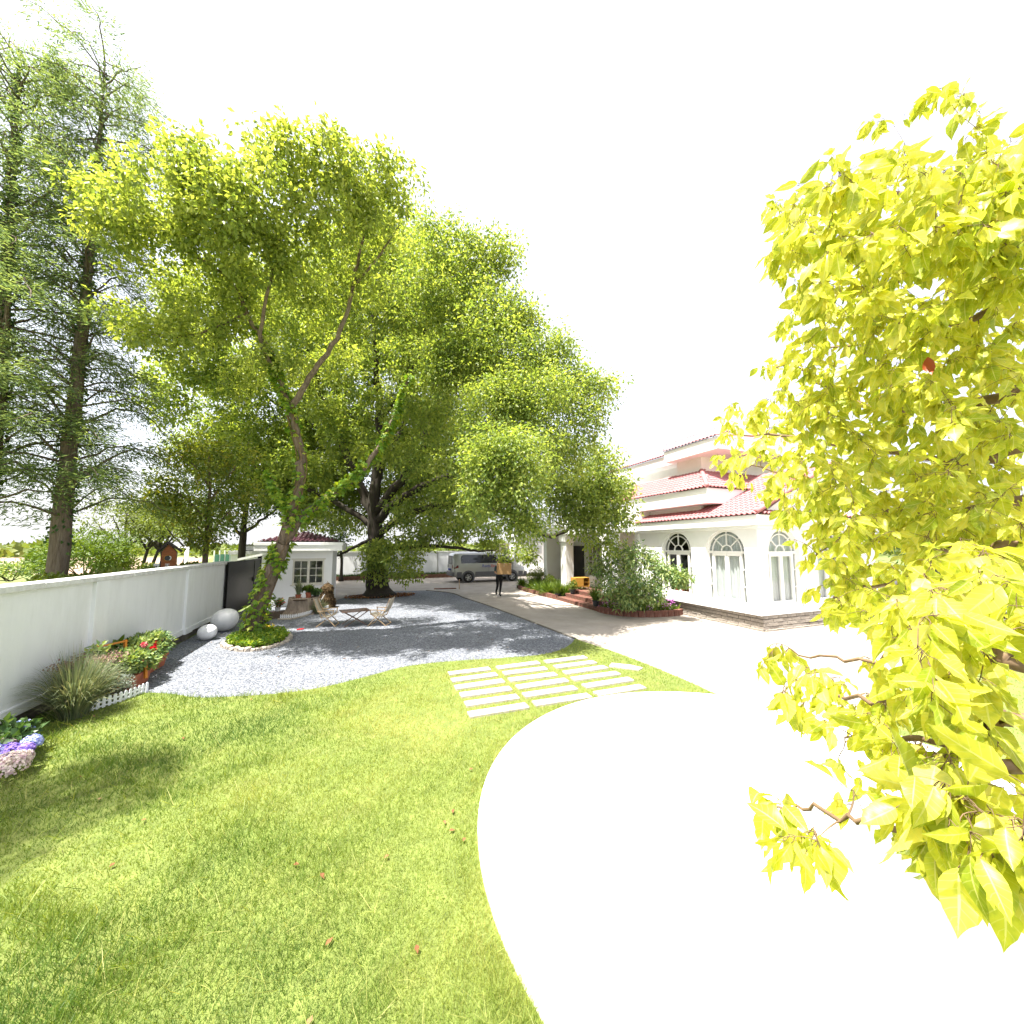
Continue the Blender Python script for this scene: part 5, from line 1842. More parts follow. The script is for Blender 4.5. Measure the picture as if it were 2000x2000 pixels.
leaves('flower_head', pts_, rng.normal(0, .5, (n, 3)) + np.array([0, 0, 1]), .025, .025, M['sedum_head'], root)
# roses in terracotta troughs
for k, (px, py, lab, w, hgt) in enumerate(((276, 1344, 'nearer terracotta trough of roses by the picket edging', .5, .3), (300, 1317, 'farther terracotta trough of roses along the wall', .9, .36))):
    q = Gd(px, py)
    cx, cy = q.x - .2, q.y + .12
    t = thing('rose_trough', lab, 'planter', (cx, cy, 0), 0, 'rose troughs by the wall')
    b = MB()
    b.add([(cx - .13, cy - w / 2, .01), (cx + .13, cy - w / 2, .01), (cx + .13, cy + w / 2, .01), (cx - .13, cy + w / 2, .01),
           (cx - .17, cy - w / 2 - .04, .24), (cx + .17, cy - w / 2 - .04, .24), (cx + .17, cy + w / 2 + .04, .24), (cx - .17, cy + w / 2 + .04, .24)],
          [(0, 3, 2, 1), (0, 1, 5, 4), (1, 2, 6, 5), (2, 3, 7, 6), (3, 0, 4, 7), (4, 5, 6, 7)])
    b.box((cx - .18, cy - w / 2 - .05, .21), (cx + .18, cy + w / 2 + .05, .25))
    b.build('trough', M['terracotta'], t, bevel=.01)
    bs = bush('tmp', 'x', (cx, cy, .22), (.32, w * .55 + .15, hgt), 1700 + 900 * k, .075, .045, M['leaf_shrub'], clump=12 + 6 * k)
    for ch_ in list(bs.children):
        ch_.parent = t
        ch_.matrix_parent_inverse = root_mat(t).inverted()
    bpy.data.objects.remove(bs)
    for j in range(4 if k == 0 else 3):
        c = np.array([cx + random.uniform(.0, .3), cy + random.uniform(-.5, .5) * w, .3 + random.uniform(.1, .4)])
        dd = unit(rng.normal(0, 1, (40, 3)))
        leaves('rose_bloom', c + dd * .012, dd, .05, .05, M['petal_red' if (k == 1 or j == 0) else 'petal_rose'], t)
bl = Gd(248, 1335)
bush('broadleaf_plant', 'broad glossy leaved plant behind the roses', (bl.x - .25, bl.y + .35, .02), (.26, .3, .42), 170, .19, .075, M['leaf_bed'], 'plant', shape='full', clump=8)
sc = Gd(222, 1372)
bush('silver_herb', 'small silvery herb inside the picket edging', (sc.x - .02, sc.y + .1, .02), (.2, .22, .22), 700, .045, .015, leaf_mat('silverleaf', [(.2, .24, .2), (.3, .33, .29)], .2, (1, 1, .9), .7), 'plant', clump=8)
picket_run('picket_edging', 'short white picket edging around the flower bed by the wall', [tuple(Gd(x, y)) for x, y in ((178, 1392), (215, 1380), (250, 1368), (287, 1353))], .16, .068)
# little orange slatted chair
oq = Gd(238, 1349)
oc = thing('orange_chair', 'small orange slatted wooden chair tipped among the flowers', 'chair', (oq.x - .02, oq.y + .02, .14), math.radians(-30))
oc.scale = (1.2, 1.2, 1.2)
ob = []
for i in range(6):
    MB().bar((-.17, -.17 + i * .065, .16), (.19, -.17 + i * .065, .2), .035, .014).build('seat_slat', M['orange_wood'], oc, local=True)
for s in (-1, 1):
    MB().bar((-.16, s * .17, .0), (-.24, s * .17, .52), .03).build('back_post', M['orange_wood'], oc, local=True)
    MB().bar((.17, s * .17, .0), (.15, s * .17, .2), .03).build('leg', M['orange_wood'], oc, local=True)
MB().bar((-.235, -.19, .5), (-.235, .19, .5), .05, .015).bar((-.21, -.19, .36), (-.21, .19, .36), .04, .015).build('back_rail', M['orange_wood'], oc, local=True)
# hydrangea
hq = Gd(12, 1500)
hb_ = bush('hydrangea', 'hydrangea with big blue, violet and cream flower heads', (hq.x - .12, hq.y + .05, .02), (.28, .28, .26), 500, .11, .075, M['leaf_dark'], 'shrub', clump=12)
for j, (px, py, d, r, mm) in enumerate(((38, 1432, 4.75, .135, 'petal_blue'), (10, 1445, 4.8, .11, 'petal_purple'), (60, 1452, 4.6, .09, 'petal_blue'), (28, 1458, 4.6, .09, 'petal_pink'),
                                        (2, 1462, 4.5, .10, 'petal_pink'), (12, 1475, 4.4, .115, 'petal_purple'), (50, 1464, 4.45, .065, 'petal_purple'), (40, 1482, 4.4, .095, 'petal_pink'),
                                        (15, 1500, 4.25, .15, 'petal_pink'), (-25, 1480, 4.3, .13, 'petal_blue'))):
    c = np.array(P(px, py, d - .22))
    dd = unit(rng.normal(0, 1, (420, 3)))
    dd[:, 2] = np.abs(dd[:, 2]) * 1.0 - .25
    dd = unit(dd)
    tang = unit(np.cross(dd, rng.normal(0, 1, (420, 3))))
    leaves('flower_head', c + dd * r * rng.uniform(.88, 1.02, (420, 1)) - tang * .012, tang, .03, .026, M[mm], hb_, up=dd + rng.normal(0, .25, (420, 3)), curl=-.1)

# ------------------------------------------------------------------ planting beds by the villa
def kerb_run(parent, pts, h, key, n):
    line = smooth_line(pts, n + 1)
    me = MB().box((-.5, -.06, 0), (.5, .06, h)).mesh('kerb_block', M[key], bevel=.012)
    for a, c in zip(line[:-1], line[1:]):
        d = c - a
        piece('kerb_block', me, parent, tuple((a + c) / 2), (0, 0, math.atan2(d[1], d[0]) + random.uniform(-.02, .02)),
              (np.linalg.norm(d) * .985, random.uniform(.9, 1.1), random.uniform(.95, 1.05)))
    return line


lb = thing('porch_bed', 'brick edged bed of ferny green plants left of the porch', 'flower bed', (8.6, 17.5, 0))
ln = kerb_run(lb, [(8.05, 15.35, 0), (7.98, 17, 0), (7.95, 19, 0), (8.15, 20.1, 0), (8.8, 20.6, 0)], .2, 'brick_red', 14)
MB().box((8.08, 15.4, 0), (9.6, 20.3, .16)).build('soil', M['soil'], lb)
n = 9000
pp = np.stack([rng.uniform(8.05, 9.5, n), rng.uniform(15.5, 20.3, n), np.full(n, .15)], 1)
cl = rng.uniform(0, 1, (40, 2)) * np.array([1.3, 4.8]) + np.array([8.15, 15.5])
pi_ = rng.integers(0, 40, n)
pp[:, :2] = cl[pi_] + rng.normal(0, .06, (n, 2))
dd = rng.normal(0, .75, (n, 3)) + np.array([0, 0, 1.0])
leaves('fern_foliage', pp, dd, rng.uniform(.3, .62, n), .035, M['leaf_bed'], lb, 'blade', curl=.4)
bush('rounded_shrub', 'rounded yellow green shrub at the back of the porch bed', (8.85, 19.3, .1), (.55, .6, .75), 2600, .07, .035, M['leaf_hedge'], clump=16)
bush('rounded_shrub', 'low shrub in the porch bed beside the column', (8.8, 17.6, .1), (.4, .5, .5), 1600, .07, .035, M['leaf_hedge'], clump=12)

rb_ = thing('corner_bed', 'red brick edged bed with flowers below the arched window', 'flower bed', (9.2, 11.2, 0))
ln = kerb_run(rb_, [(8.0, 12.05, 0), (8.03, 11.5, 0), (8.3, 10.95, 0), (8.75, 10.6, 0), (9.4, 10.42, 0), (10.0, 10.38, 0), (10.38, 10.5, 0)], .21, 'brick_red', 15)
MB().prism([(8.06, 12.05), (8.1, 11.5), (8.36, 11.0), (8.8, 10.66), (9.4, 10.48), (10.0, 10.44), (10.36, 10.56), (10.36, 12.5), (9.1, 12.5)], 0, .17).build('soil', M['soil'], rb_)
n = 5200
pp = np.stack([rng.uniform(8.0, 10.4, n), rng.uniform(10.4, 12.5, n), np.full(n, .16)], 1)
pp = pp[in_poly(pp, [(8.1, 12.0), (8.15, 11.5), (8.4, 11.05), (8.85, 10.7), (9.4, 10.52), (10.0, 10.48), (10.33, 10.6), (10.33, 12.4), (9.1, 12.4)])]
leaves('groundcover', pp, rng.normal(0, .7, (len(pp), 3)) + np.array([0, 0, .9]), rng.uniform(.12, .3, len(pp)), .035, M['leaf_bed'], rb_, 'blade', curl=.35)
n = 220
ctr = np.array([(10.0, 10.6, .45), (10.2, 10.75, .5), (9.75, 10.6, .35), (8.3, 11.3, .34), (8.2, 11.8, .32), (9.2, 10.7, .3)])
leaves('flower', ctr[rng.integers(0, 6, n)] + rng.normal(0, 1, (n, 3)) * np.array([.14, .12, .08]), rng.normal(0, 1, (n, 3)) + np.array([0, 0, .6]), .05, .045, M['petal_magenta'], rb_)['kind'] = 'stuff'
# big leafy shrub in the corner bed
sb0 = Vector((9.25, 11.5, .15))
limbs = [([sb0, sb0 + Vector((0, 0, .35)), sb0 + Vector((.02, .02, .7))], .05, .035)]
tips = [P(1180, 1105, 13.4), P(1215, 1085, 13.4), P(1255, 1090, 13.1), P(1300, 1115, 12.6), P(1335, 1135, 12.3), P(1195, 1140, 13), P(1240, 1140, 12.6), P(1275, 1150, 12.5)]
for t in tips:
    limbs.append(([sb0 + Vector((0, 0, .3)), (sb0 + t) / 2 + Vector((0, 0, .15)), t], .03, .01))
blobs = [(tuple(P(x, y, d)), (r, r, r * .85), 1) for x, y, d, r in ((1180, 1110, 13.4, .5), (1215, 1085, 13.4, .5), (1255, 1088, 13.1, .5), (1295, 1112, 12.6, .42), (1325, 1128, 12.4, .3),
                                                                     (1190, 1145, 13, .45), (1240, 1135, 12.7, .55), (1270, 1155, 12.6, .4), (1225, 1165, 12.9, .4))]
make_tree('leafy_shrub', 'large glossy leaved shrub in the brick bed by the arched window', tuple(sb0), limbs, blobs, 55, 13, .15, .055, M['leaf_shrub'], M['bark_dark'], M['twig_dark'],
          .2, .3, cat='shrub', twig_r=.01, shell=.3, sides=7)

# pots, cabinet and stand at the entrance
potted('potted_fern', 'fern in a dark pot at the right end of the brick steps', (8.1, 12.35, .15), .13, .22, M['pot_dark'], 'tuft', .55, .42, 260, M['leaf_bed'], 'potted ferns on the entrance steps')
potted('potted_fern', 'fern in a dark pot at the left end of the brick steps', (8.16, 15.5, .02), .13, .24, M['pot_dark'], 'tuft', .6, .4, 260, M['leaf_bed'], 'potted ferns on the entrance steps')
potted('potted_fern', 'yellowish potted plant on the steps before the yellow cabinet', (8.5, 14.75, .3), .12, .2, M['pot_dark'], 'bush', .35, .2, 420, M['leaf_hedge'], 'potted ferns on the entrance steps')
cab = thing('yellow_cabinet', 'low orange yellow cabinet on the porch', 'cabinet', (9.0, 14.85, .44))
cx0, cx1, cy0, cy1, cz = 8.76, 9.5, 14.95, 15.35, .45
MB().box((cx0, cy0, cz + .12), (cx1, cy1, cz + .14)).box((cx0, cy0, cz + .5), (cx1, cy1, cz + .52)).box((cx0, cy0, cz + .14), (cx0 + .02, cy1, cz + .5)).box(
    (cx1 - .02, cy0, cz + .14), (cx1, cy1, cz + .5)).box((cx0 + .02, cy1 - .015, cz + .14), (cx1 - .02, cy1, cz + .5)).box((cx0 + .42, cy0, cz + .14), (cx0 + .44, cy1 - .015, cz + .5)).build('carcass', M['yellow_wood'], cab)
MB().box((cx0 + .022, cy0 - .005, cz + .142), (cx0 + .218, cy0 + .012, cz + .498)).build('cabinet_door', M['yellow_wood'], cab)
MB().box((cx0 + .222, cy0 - .005, cz + .142), (cx0 + .418, cy0 + .012, cz + .498)).build('cabinet_door', M['yellow_wood'], cab)
MB().box((cx0 + .44, cy0 + .02, cz + .31), (cx1 - .02, cy1 - .02, cz + .325)).build('shelf', M['yellow_wood'], cab)
for xx in (cx0 + .05, cx1 - .05):
    for yy in (cy0 + .04, cy1 - .05):
        MB().tube([(xx, yy, cz), (xx, yy, cz + .12)], [.012, .02], 8).build('leg', M['yellow_wood'], cab)
us = thing('umbrella_stand', 'black umbrella stand with two umbrellas beside the porch door', 'stand', (10.9, 16.0, .45))
MB().lathe([(.13, 0), (.13, .5), (.11, .5), (.11, .05)], 16, (10.9, 16.0, .45), cap=False).build('holder', M['metal_dark'], us)
for dx in (-.05, .06):
    MB().tube([(10.9 + dx, 16.0, .5), (10.9 + dx * 1.2, 16.02, 1.25)], [.03, .015], 8).build('umbrella', M['metal_dark'], us)
wb_ = MB().box((10.2, 15.6, .44), (10.6, 16.1, .95))
tag(wb_.build('white_crate', M['white_plain'], bevel=.01), 'plain white crate beside the yellow cabinet', 'crate')

# ------------------------------------------------------------------ fallen leaves and litter
n = 1500
a, r = rng.uniform(0, 2 * PI, n), rng.random(n) ** .6
pp = np.stack([.75 + np.cos(a) * r * 1.6, 19.25 + np.sin(a) * r * .75, np.full(n, .03) + rng.random(n) * .06], 1)
tag(leaves('leaf_litter', pp, rng.normal(0, 1, (n, 3)) * np.array([1, 1, .3]), .1, .055, M['litter'], None, 'quad'), 'heap of brown fallen leaves at the foot of the old tree', 'leaf litter', kind='stuff')
n = 130
pp = []
while len(pp) < n:
    d = 2.2 * (16 / 2.2) ** random.random()
    a = math.radians(random.uniform(-50, 32)) + YAW
    p = (math.sin(a) * d, math.cos(a) * d)
    if -4.1 < p[0] < 4.9 and math.hypot(p[0] - DC[0], p[1] - DC[1]) > DR and (p[1] > 8.4 or random.random() < .12):
        pp.append((p[0], p[1], .05 if p[1] < 8 else .02))
tag(leaves('fallen_leaves', np.array(pp), rng.normal(0, 1, (n, 3)) * np.array([1, 1, .1]), rng.uniform(.035, .07, n), .03, M['litter'], None, 'quad', up=unit(np.array([0, 0, 1.0]) + rng.normal(0, .12, (n, 3))), curl=.05),
    'scattered dry leaves on the lawn and gravel', 'fallen leaves', kind='stuff')


# ================================================================== beyond the garden wall
# clipped hedge running along the outside of the wall
n = 15000
hy = rng.uniform(4.5, 16.5, n)
hx = rng.uniform(-6.6, -4.75, n)
hz = 1.55 + .1 * np.sin(hy * 1.7) + .07 * np.sin(hx * 5 + hy * 3) + rng.uniform(-.12, .1, n)
hd = thing('clipped_hedge', 'low clipped yellow green hedge outside the garden wall', 'hedge', (-5.6, 10, 0))
leaves('foliage', np.stack([hx, hy, hz], 1), rng.normal(0, .6, (n, 3)) + np.array([0, 0, .7]), rng.uniform(.07, .15, n), .055, M['leaf_hedge'], hd)
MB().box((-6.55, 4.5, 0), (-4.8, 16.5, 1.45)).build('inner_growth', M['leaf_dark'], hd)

for k, (px, py, d, rx, rz, lm, lab) in enumerate((
        (170, 1062, 15, 1.5, 1.35, 'leaf_bed', 'large rounded green shrub beside the conifer trunk'),
        (222, 1092, 15.5, .85, .7, 'leaf_hedge', 'small rounded yellow green shrub beyond the wall'),
        (88, 1088, 17, .7, .8, 'leaf_bed', 'small shrub left of the conifer trunk'),
        (22, 1108, 16, 1.0, .55, 'leaf_shrub', 'pale spreading bush at the edge of the field'))):
    c = P(px, py, d)
    h = c.z + rz * .5
    bush('field_shrub', lab, (c.x, c.y, max(0, h - rz * 1.55)), (rx, rx, rz), 5200 if k == 0 else 2600, .13, .05, M[lm], clump=26 if k == 0 else 14, group='shrubs beyond the wall')

# wooden box-shaped sign with a little roof
sp = P(331, 1090, 12.0)
sg = thing('wooden_sign_box', 'orange wooden sign box with a dark pitched roof beyond the wall', 'sign', (sp.x, sp.y, 0), math.radians(-22 + 38))
SB = lambda *a: None
MB().box((-.17, -.2, .4), (.17, .2, 2.22)).build('case', M['signwood'], sg, local=True, bevel=.006)
MB().box((-.195, -.19, .4), (-.171, .19, 2.2)).build('side_board', M['dark_tile'], sg, local=True)
MB().extr([(-.26, 2.2), (-.04, 2.46), (.28, 2.2), (.29, 2.25), (-.04, 2.53), (-.27, 2.26)], -.3, .28, lambda a, b, t: Vector((a, t, b))).build('roof', M['dark_tile'], sg, local=True)
MB().extr([(-.16, 2.22), (.16, 2.22), (-.02, 2.46)], -.19, .19, lambda a, b, t: Vector((a, t, b))).build('gable', M['signwood'], sg, local=True)
em = MB().tube([(-.02, -.20, 2.02), (-.02, -.215, 2.02)], .085, 24)
em = em.build('emblem', M['metal_dark'], sg, local=True)
MB().tube([(-.02 + .085 * math.cos(t), -.218, 2.02 + .085 * math.sin(t)) for t in np.linspace(0, 2 * PI, 25)], .008, 5).build('emblem_ring', M['yellow_wood'], em, local=True)
MB().tube([(.01 + .045 * math.cos(t), -.219, 2.02 + .06 * math.sin(t)) for t in np.linspace(-1.4, 1.4, 12)], .016, 5).build('emblem_mark', M['white_plain'], em, local=True)
for j in range(4):
    z = 1.80 - j * .135
    g = MB()
    g.box((-.075, -.212, z - .045), (.035, -.203, z - .03)).box((-.075, -.212, z + .03), (.035, -.203, z + .045)).box((-.028, -.2125, z - .03), (-.012, -.203, z + .03))
    g.box((-.072, -.212, z - .006), (-.028, -.2035, z + .009)).box((-.012, -.212, z - .006), (.03, -.2035, z + .009))
    if j % 2:
        g.box((-.07, -.2115, z - .03), (-.055, -.203, z + .03)).box((.016, -.2115, z - .03), (.03, -.203, z + .03))
    g.build('character', M['white_plain'], sg, local=True)
pl_ = MB().box((-.33, -.24, 1.35), (-.2, -.22, 1.86)).build('name_plate', M['white_plain'], sg, local=True)
for j in range(4):
    MB().box((-.285, -.2425, 1.42 + j * .11), (-.245, -.24, 1.46 + j * .11)).build('mark', M['metal_dark'], pl_, local=True)

# green mesh fence, white shed, poles
gf = thing('mesh_fence', 'green mesh fence with white posts far behind the gate', 'fence', tuple(P(440, 1090, 24).xy) + (0,))
f0, f1 = P(418, 1090, 24), P(466, 1090, 27)
for t in np.linspace(0, 1, 6):
    p = f0.lerp(f1, t)
    MB().tube([(p.x, p.y, 0), (p.x, p.y, 2.1)], .04, 6).build('post', M['white_plain'], gf)
for i in range(5):
    a, c = f0.lerp(f1, i / 5 + .01), f0.lerp(f1, (i + 1) / 5 - .01)
    b = MB()
    b.add([(a.x, a.y, .1), (c.x, c.y, .1), (c.x, c.y, 1.85), (a.x, a.y, 1.85)], [(0, 1, 2, 3)])
    b.build('mesh_panel', M['green_mesh'], gf)
ws_ = P(487, 1085, 22)
sd = thing('grey_shed', 'small pale grey shed with dark trim behind the gate', 'shed', (ws_.x, ws_.y, 0))
MB().box((ws_.x - .9, ws_.y, 0), (ws_.x + 1.6, ws_.y + 2, 1.9)).build('wall', M['house_white'], sd)
MB().box((ws_.x - 1.0, ws_.y - .1, 1.9), (ws_.x + 1.7, ws_.y + 2.1, 2.1)).build('eave', M['shed_grey'], sd)
MB().box((ws_.x - .6, ws_.y + .1, 2.1), (ws_.x + 1.6, ws_.y + 2, 2.14)).box((ws_.x - .6, ws_.y + .1, 2.42), (ws_.x + 1.6, ws_.y + 2, 2.48)).build('trim', M['metal_dark'], sd)
MB().box((ws_.x - .58, ws_.y + .15, 2.14), (ws_.x + 1.6, ws_.y + 1.9, 2.42)).build('parapet', M['shed_grey'], sd)
for px, d, h, lab in ((100, 30, 4.6, 'slim white pole standing in the field'), (365, 19, 2.35, 'short white post beyond the wall')):
    p = P(px, 1080, d)
    tag(MB().tube([(p.x, p.y, 0), (p.x, p.y, h)], .09, 8).tube([(p.x - .35, p.y, h - .05), (p.x + .1, p.y, h - .02)], .03, 6).build('white_pole', M['white_plain'], smooth=True), lab, 'pole')
# teal parked thing seen through the gap by the gatehouse
tp_ = P(509, 1150, 24)
tk = thing('teal_vehicle', 'teal vehicle glimpsed between gate and gatehouse', 'vehicle', (tp_.x, tp_.y, 0))
tm = mat('teal_paint', (.16, .3, .3), (.12, .24, .25), 3, .4)
MB().box((tp_.x - 1.0, tp_.y, .3), (tp_.x + .9, tp_.y + 3, 1.0)).build('body', tm, tk, bevel=.08)
MB().box((tp_.x - .9, tp_.y + .4, 1.0), (tp_.x + .8, tp_.y + 2.4, 1.45)).build('cabin', M['glass_dark'], tk, bevel=.1)
for dx in (-.75, .65):
    MB().tube([(tp_.x + dx - .1, tp_.y + .5, .32), (tp_.x + dx + .1, tp_.y + .5, .32)], .3, 16).build('wheel', M['tyre'], tk)

# row of young roadside trees, the magnolia and the darker tree by the gate
M['leaf_pale'] = leaf_mat('leaf_pale', [(.09, .13, .03), (.13, .17, .04), (.18, .21, .06)], .4, (1.4, 1.3, .5), .5)
row = [(255, 1092, 25, -.6), (275, 1092, 26, .6), (292, 1092, 28, .9), (312, 1092, 30, .5), (330, 1090, 26, -.9), (352, 1090, 24, .7)]
for i, (px, py, d, ln_) in enumerate(row):
    b0 = P(px, py, d)
    b0.z = 0
    top = b0 + Vector((ln_ * .9, .3, 4.6 + .3 * (i % 3)))
    limbs = [([b0, b0 + Vector((ln_ * .35, 0, 1.5)), b0 + Vector((ln_ * .7, .1, 3.0)), top], .14, .05)]
    for a in range(4):
        an = a * 1.6 + i
        limbs.append(([b0 + Vector((ln_ * .5, 0, 2.1)), b0 + Vector((ln_ * .6 + math.cos(an), math.sin(an), 3.3)), b0 + Vector((ln_ * .7 + 1.6 * math.cos(an), 1.6 * math.sin(an), 4.2))], .07, .02))
    blobs = [((b0.x + ln_ * .7 + 1.4 * math.cos(a * 1.25 + i), b0.y + 1.3 * math.sin(a * 1.25 + i), 3.6 + .75 * (a % 3)), (1.15, 1.15, .8), 1) for a in range(5)]
    make_tree('roadside_tree', ['slender leaning young tree beyond the wall, first right of the big shrub', 'second slender young tree right of the big shrub',
                                'third slender young tree right of the big shrub', 'slender young tree directly left of the wooden sign box',
                                'slender young tree directly behind the wooden sign box', 'slender young tree right behind the wooden sign box'][i], tuple(b0), limbs, blobs, 26, 14, .2, .09, M['leaf_pale'],
              M['bark_dark'], M['twig_dark'], .4, .2, group='roadside trees beyond the wall', sides=6, twig_r=.014, twig_to=40)

b0 = P(402, 1090, 12.6)
b0.z = 0
PT = lambda *s: [P(x, y, d) for x, y, d in s]
limbs = [([b0] + PT((403, 1060, 12.6), (405, 1020, 12.5), (410, 960, 12.4), (408, 890, 12.3)), .10, .03)]
limbs += [(PT((403, 1060, 12.6), (385, 1030, 12.4), (340, 1010, 12.1)), .05, .015), (PT((404, 1045, 12.6), (430, 1020, 12.5), (455, 990, 12.3)), .05, .015),
          (PT((405, 1015, 12.5), (370, 980, 12.3), (330, 950, 12.1)), .045, .012), (PT((408, 980, 12.4), (440, 940, 12.2), (460, 910, 12)), .04, .012),
          (PT((408, 950, 12.4), (380, 910, 12.3), (350, 890, 12.2)), .035, .01)]
blobs = [(tuple(P(x, y, d)), (r, r, r * .75), 1) for x, y, d, r in ((330, 1000, 12.2, .75), (380, 1000, 12.3, .75), (440, 1010, 12.3, .7), (320, 950, 12.2, .7), (370, 930, 12.3, .8), (430, 940, 12.2, .8),
                                                                     (470, 960, 12.3, .6), (400, 880, 12.3, .7), (350, 880, 12.2, .6), (450, 890, 12.2, .6), (300, 980, 12.2, .45), (390, 1045, 12.2, .45))]
make_tree('magnolia_tree', 'dark glossy magnolia tree with yellowing leaves behind the wall', tuple(b0), limbs, blobs, 42, 15, .15, .06, M['leaf_magnolia'], M['bark'], M['twig_dark'], .26, .1, sides=8, twig_r=.012)
b0 = P(472, 1090, 20)
b0.z = 0
limbs = [([b0] + PT((474, 1060, 20), (478, 1010, 20), (490, 940, 20), (500, 860, 20)), .22, .06),
         (PT((474, 1050, 20), (445, 1010, 19.5), (410, 960, 19)), .1, .03), (PT((476, 1040, 20), (520, 1010, 20), (560, 980, 20)), .1, .03),
         (PT((478, 1000, 20), (450, 950, 20), (430, 880, 20)), .09, .02)]
blobs = [(tuple(P(x, y, d)), (r, r, r * .75), 1) for x, y, d, r in ((430, 1010, 19.5, 1.2), (480, 980, 20, 1.3), (530, 990, 20, 1.0), (440, 930, 20, 1.4), (500, 910, 20, 1.5), (550, 930, 20.5, 1.2),
                                                                     (400, 960, 20, 1.1), (460, 860, 20, 1.4), (530, 850, 21, 1.4), (390, 890, 20, 1.2))]
make_tree('dark_tree', 'dark leafy tree with a bare trunk behind the gate', tuple(b0), limbs, blobs, 48, 16, .17, .08, M['leaf_dark'], M['bark_dark'], M['twig_dark'], .4, .2, sides=8, twig_r=.016, twig_to=220)

# far tree line across the field
n = 16000
a = rng.uniform(math.radians(-75), math.radians(64), n) + YAW
d = rng.uniform(120, 175, n)
hgt = 1.9 + .7 * np.sin(a * 23) + .5 * np.sin(a * 61 + 1) + .8 * (np.sin(a * 7) > .6)
pp = np.stack([np.sin(a) * d, np.cos(a) * d, rng.random(n) ** .6 * hgt], 1)
tag(leaves('distant_woodland', pp, rng.normal(0, 1, (n, 3)) + np.array([0, 0, .4]), rng.uniform(1.2, 2.2, n), 1.3, M['leaf_pale'], None, 'quad'), 'far line of hazy trees across the field', 'woodland', kind='stuff')

# dark trees glimpsed at the right, behind the grey van
for i, (px, d, s_) in enumerate(((1820, 21, 1.0), (1985, 19, 1.1))):
    b0 = P(px, 1080, d)
    b0.z = 0
    limbs = [([b0, b0 + Vector((.1, 0, 1.6)), b0 + Vector((.2, .1, 3.4))], .16, .06)]
    for a in range(5):
        limbs.append(([b0 + Vector((0, 0, 1.4)), b0 + Vector((.8 * math.cos(a * 1.3), .8 * math.sin(a * 1.3), 2.2)), b0 + Vector((1.6 * math.cos(a * 1.3), 1.6 * math.sin(a * 1.3), 2.9))], .08, .02))
    blobs = [((b0.x + 1.3 * s_ * math.cos(a * 1.1), b0.y + 1.3 * s_ * math.sin(a * 1.1), 1.9 + .8 * (a % 3)), (1.1 * s_, 1.1 * s_, .9), 1) for a in range(7)]
    make_tree('evergreen_tree', ['dark evergreen tree behind the grey van, nearer the villa', 'dark evergreen tree behind the grey van, at the picture edge'][i], tuple(b0), limbs, blobs, 34, 14, .16, .08,
              M['leaf_dark'], M['bark_dark'], M['twig_dark'], .36, .2, sides=6, twig_to=60, group='evergreens at the right')


# ------------------------------------------------------------------ tall conifers outside the wall
def conifer(name, label, pts, r0, r1, nb, zmin, blen, dens, group, ivy=0, zmax=None):
    line = smooth_line(pts, 40)
    root = thing(name, label, 'tree', tuple(line[0]), 0, group)
    b = MB()
    rr = [r0 + (r1 - r0) * (j / 39) for j in range(40)]
    rr[0] *= 1.4
    rr[1] *= 1.15
    b.tube(line, rr, 12, wob=.05)
    b.build('trunk', M['bark_conifer'], root, smooth=True)
    ch, rd, LP, LD = [], [], [], []
    ztop = line[-1][2]
    for i in range(nb):
        z = zmin + (ztop - zmin) * ((i + random.random()) / nb)
        j = int(np.argmin(np.abs(line[:, 2] - z)))
        a = i * 2.4 + random.uniform(-.4, .4)
        f = (z - zmin) / (ztop - zmin)
        L = blen * (1 - .6 * max(0, f - .35)) * random.uniform(.55, 1.1)
        h = np.array([math.cos(a), math.sin(a), 0])
        s = line[j]
        rise = random.uniform(.0, .55)
        c = smooth_line([s, s + h * L * .5 + np.array([0, 0, L * rise]), s + h * L + np.array([0, 0, L * rise * .55 - random.uniform(0, .25)])], 9)
        c[2:] += rng.normal(0, .03, (7, 3))
        ch.append(c)
        rd.append(np.linspace(.035 * L / 2.2, .006, 9))
        # side shoots carrying hanging sprays
        m = int(dens * L)
        t = rng.uniform(.22, 1, m) ** .85
        base = np.stack([np.interp(t, np.linspace(0, 1, 9), c[:, q]) for q in range(3)], 1)
        side = np.array([-h[1], h[0], 0])
        off = rng.normal(0, 1, (m, 1)) * .34 * (1.15 - t[:, None] * .6)
        p = base + side * off + np.array([0, 0, 1]) * (-np.abs(off) * .15 + rng.normal(-.04, .15, (m, 1)))
        LP.append(p)
        LD.append(h * .5 + side * np.sign(off) * .7 + rng.normal(0, .35, (m, 3)) + np.array([0, 0, -.12]))
    tubes_np('branch', np.array(ch), np.array(rd), M['bark_conifer'], root, 5)
    LP, LD = np.vstack(LP), np.vstack(LD)
    n = len(LP)
    leaves('crown', LP, LD, rng.uniform(.08, .17, n), .024, M['leaf_conifer'], root, 'quad', curl=.2, tilt=.4)
    if ivy:
        j = rng.integers(6, 39, ivy)
        a = rng.uniform(0, 2 * PI, ivy)
        r = np.array(rr)[j] * rng.uniform(1.0, 1.35, ivy)
        p = line[j] + rng.normal(0, .1, (ivy, 3)) * np.array([.2, .2, 2]) + np.stack([np.cos(a) * r, np.sin(a) * r, np.zeros(ivy)], 1)
        leaves('ivy', p, np.stack([np.cos(a) * .5, np.sin(a) * .5, np.full(ivy, -.8)], 1), .1, .08, M['leaf_dark'], root, 'quad')
    return root


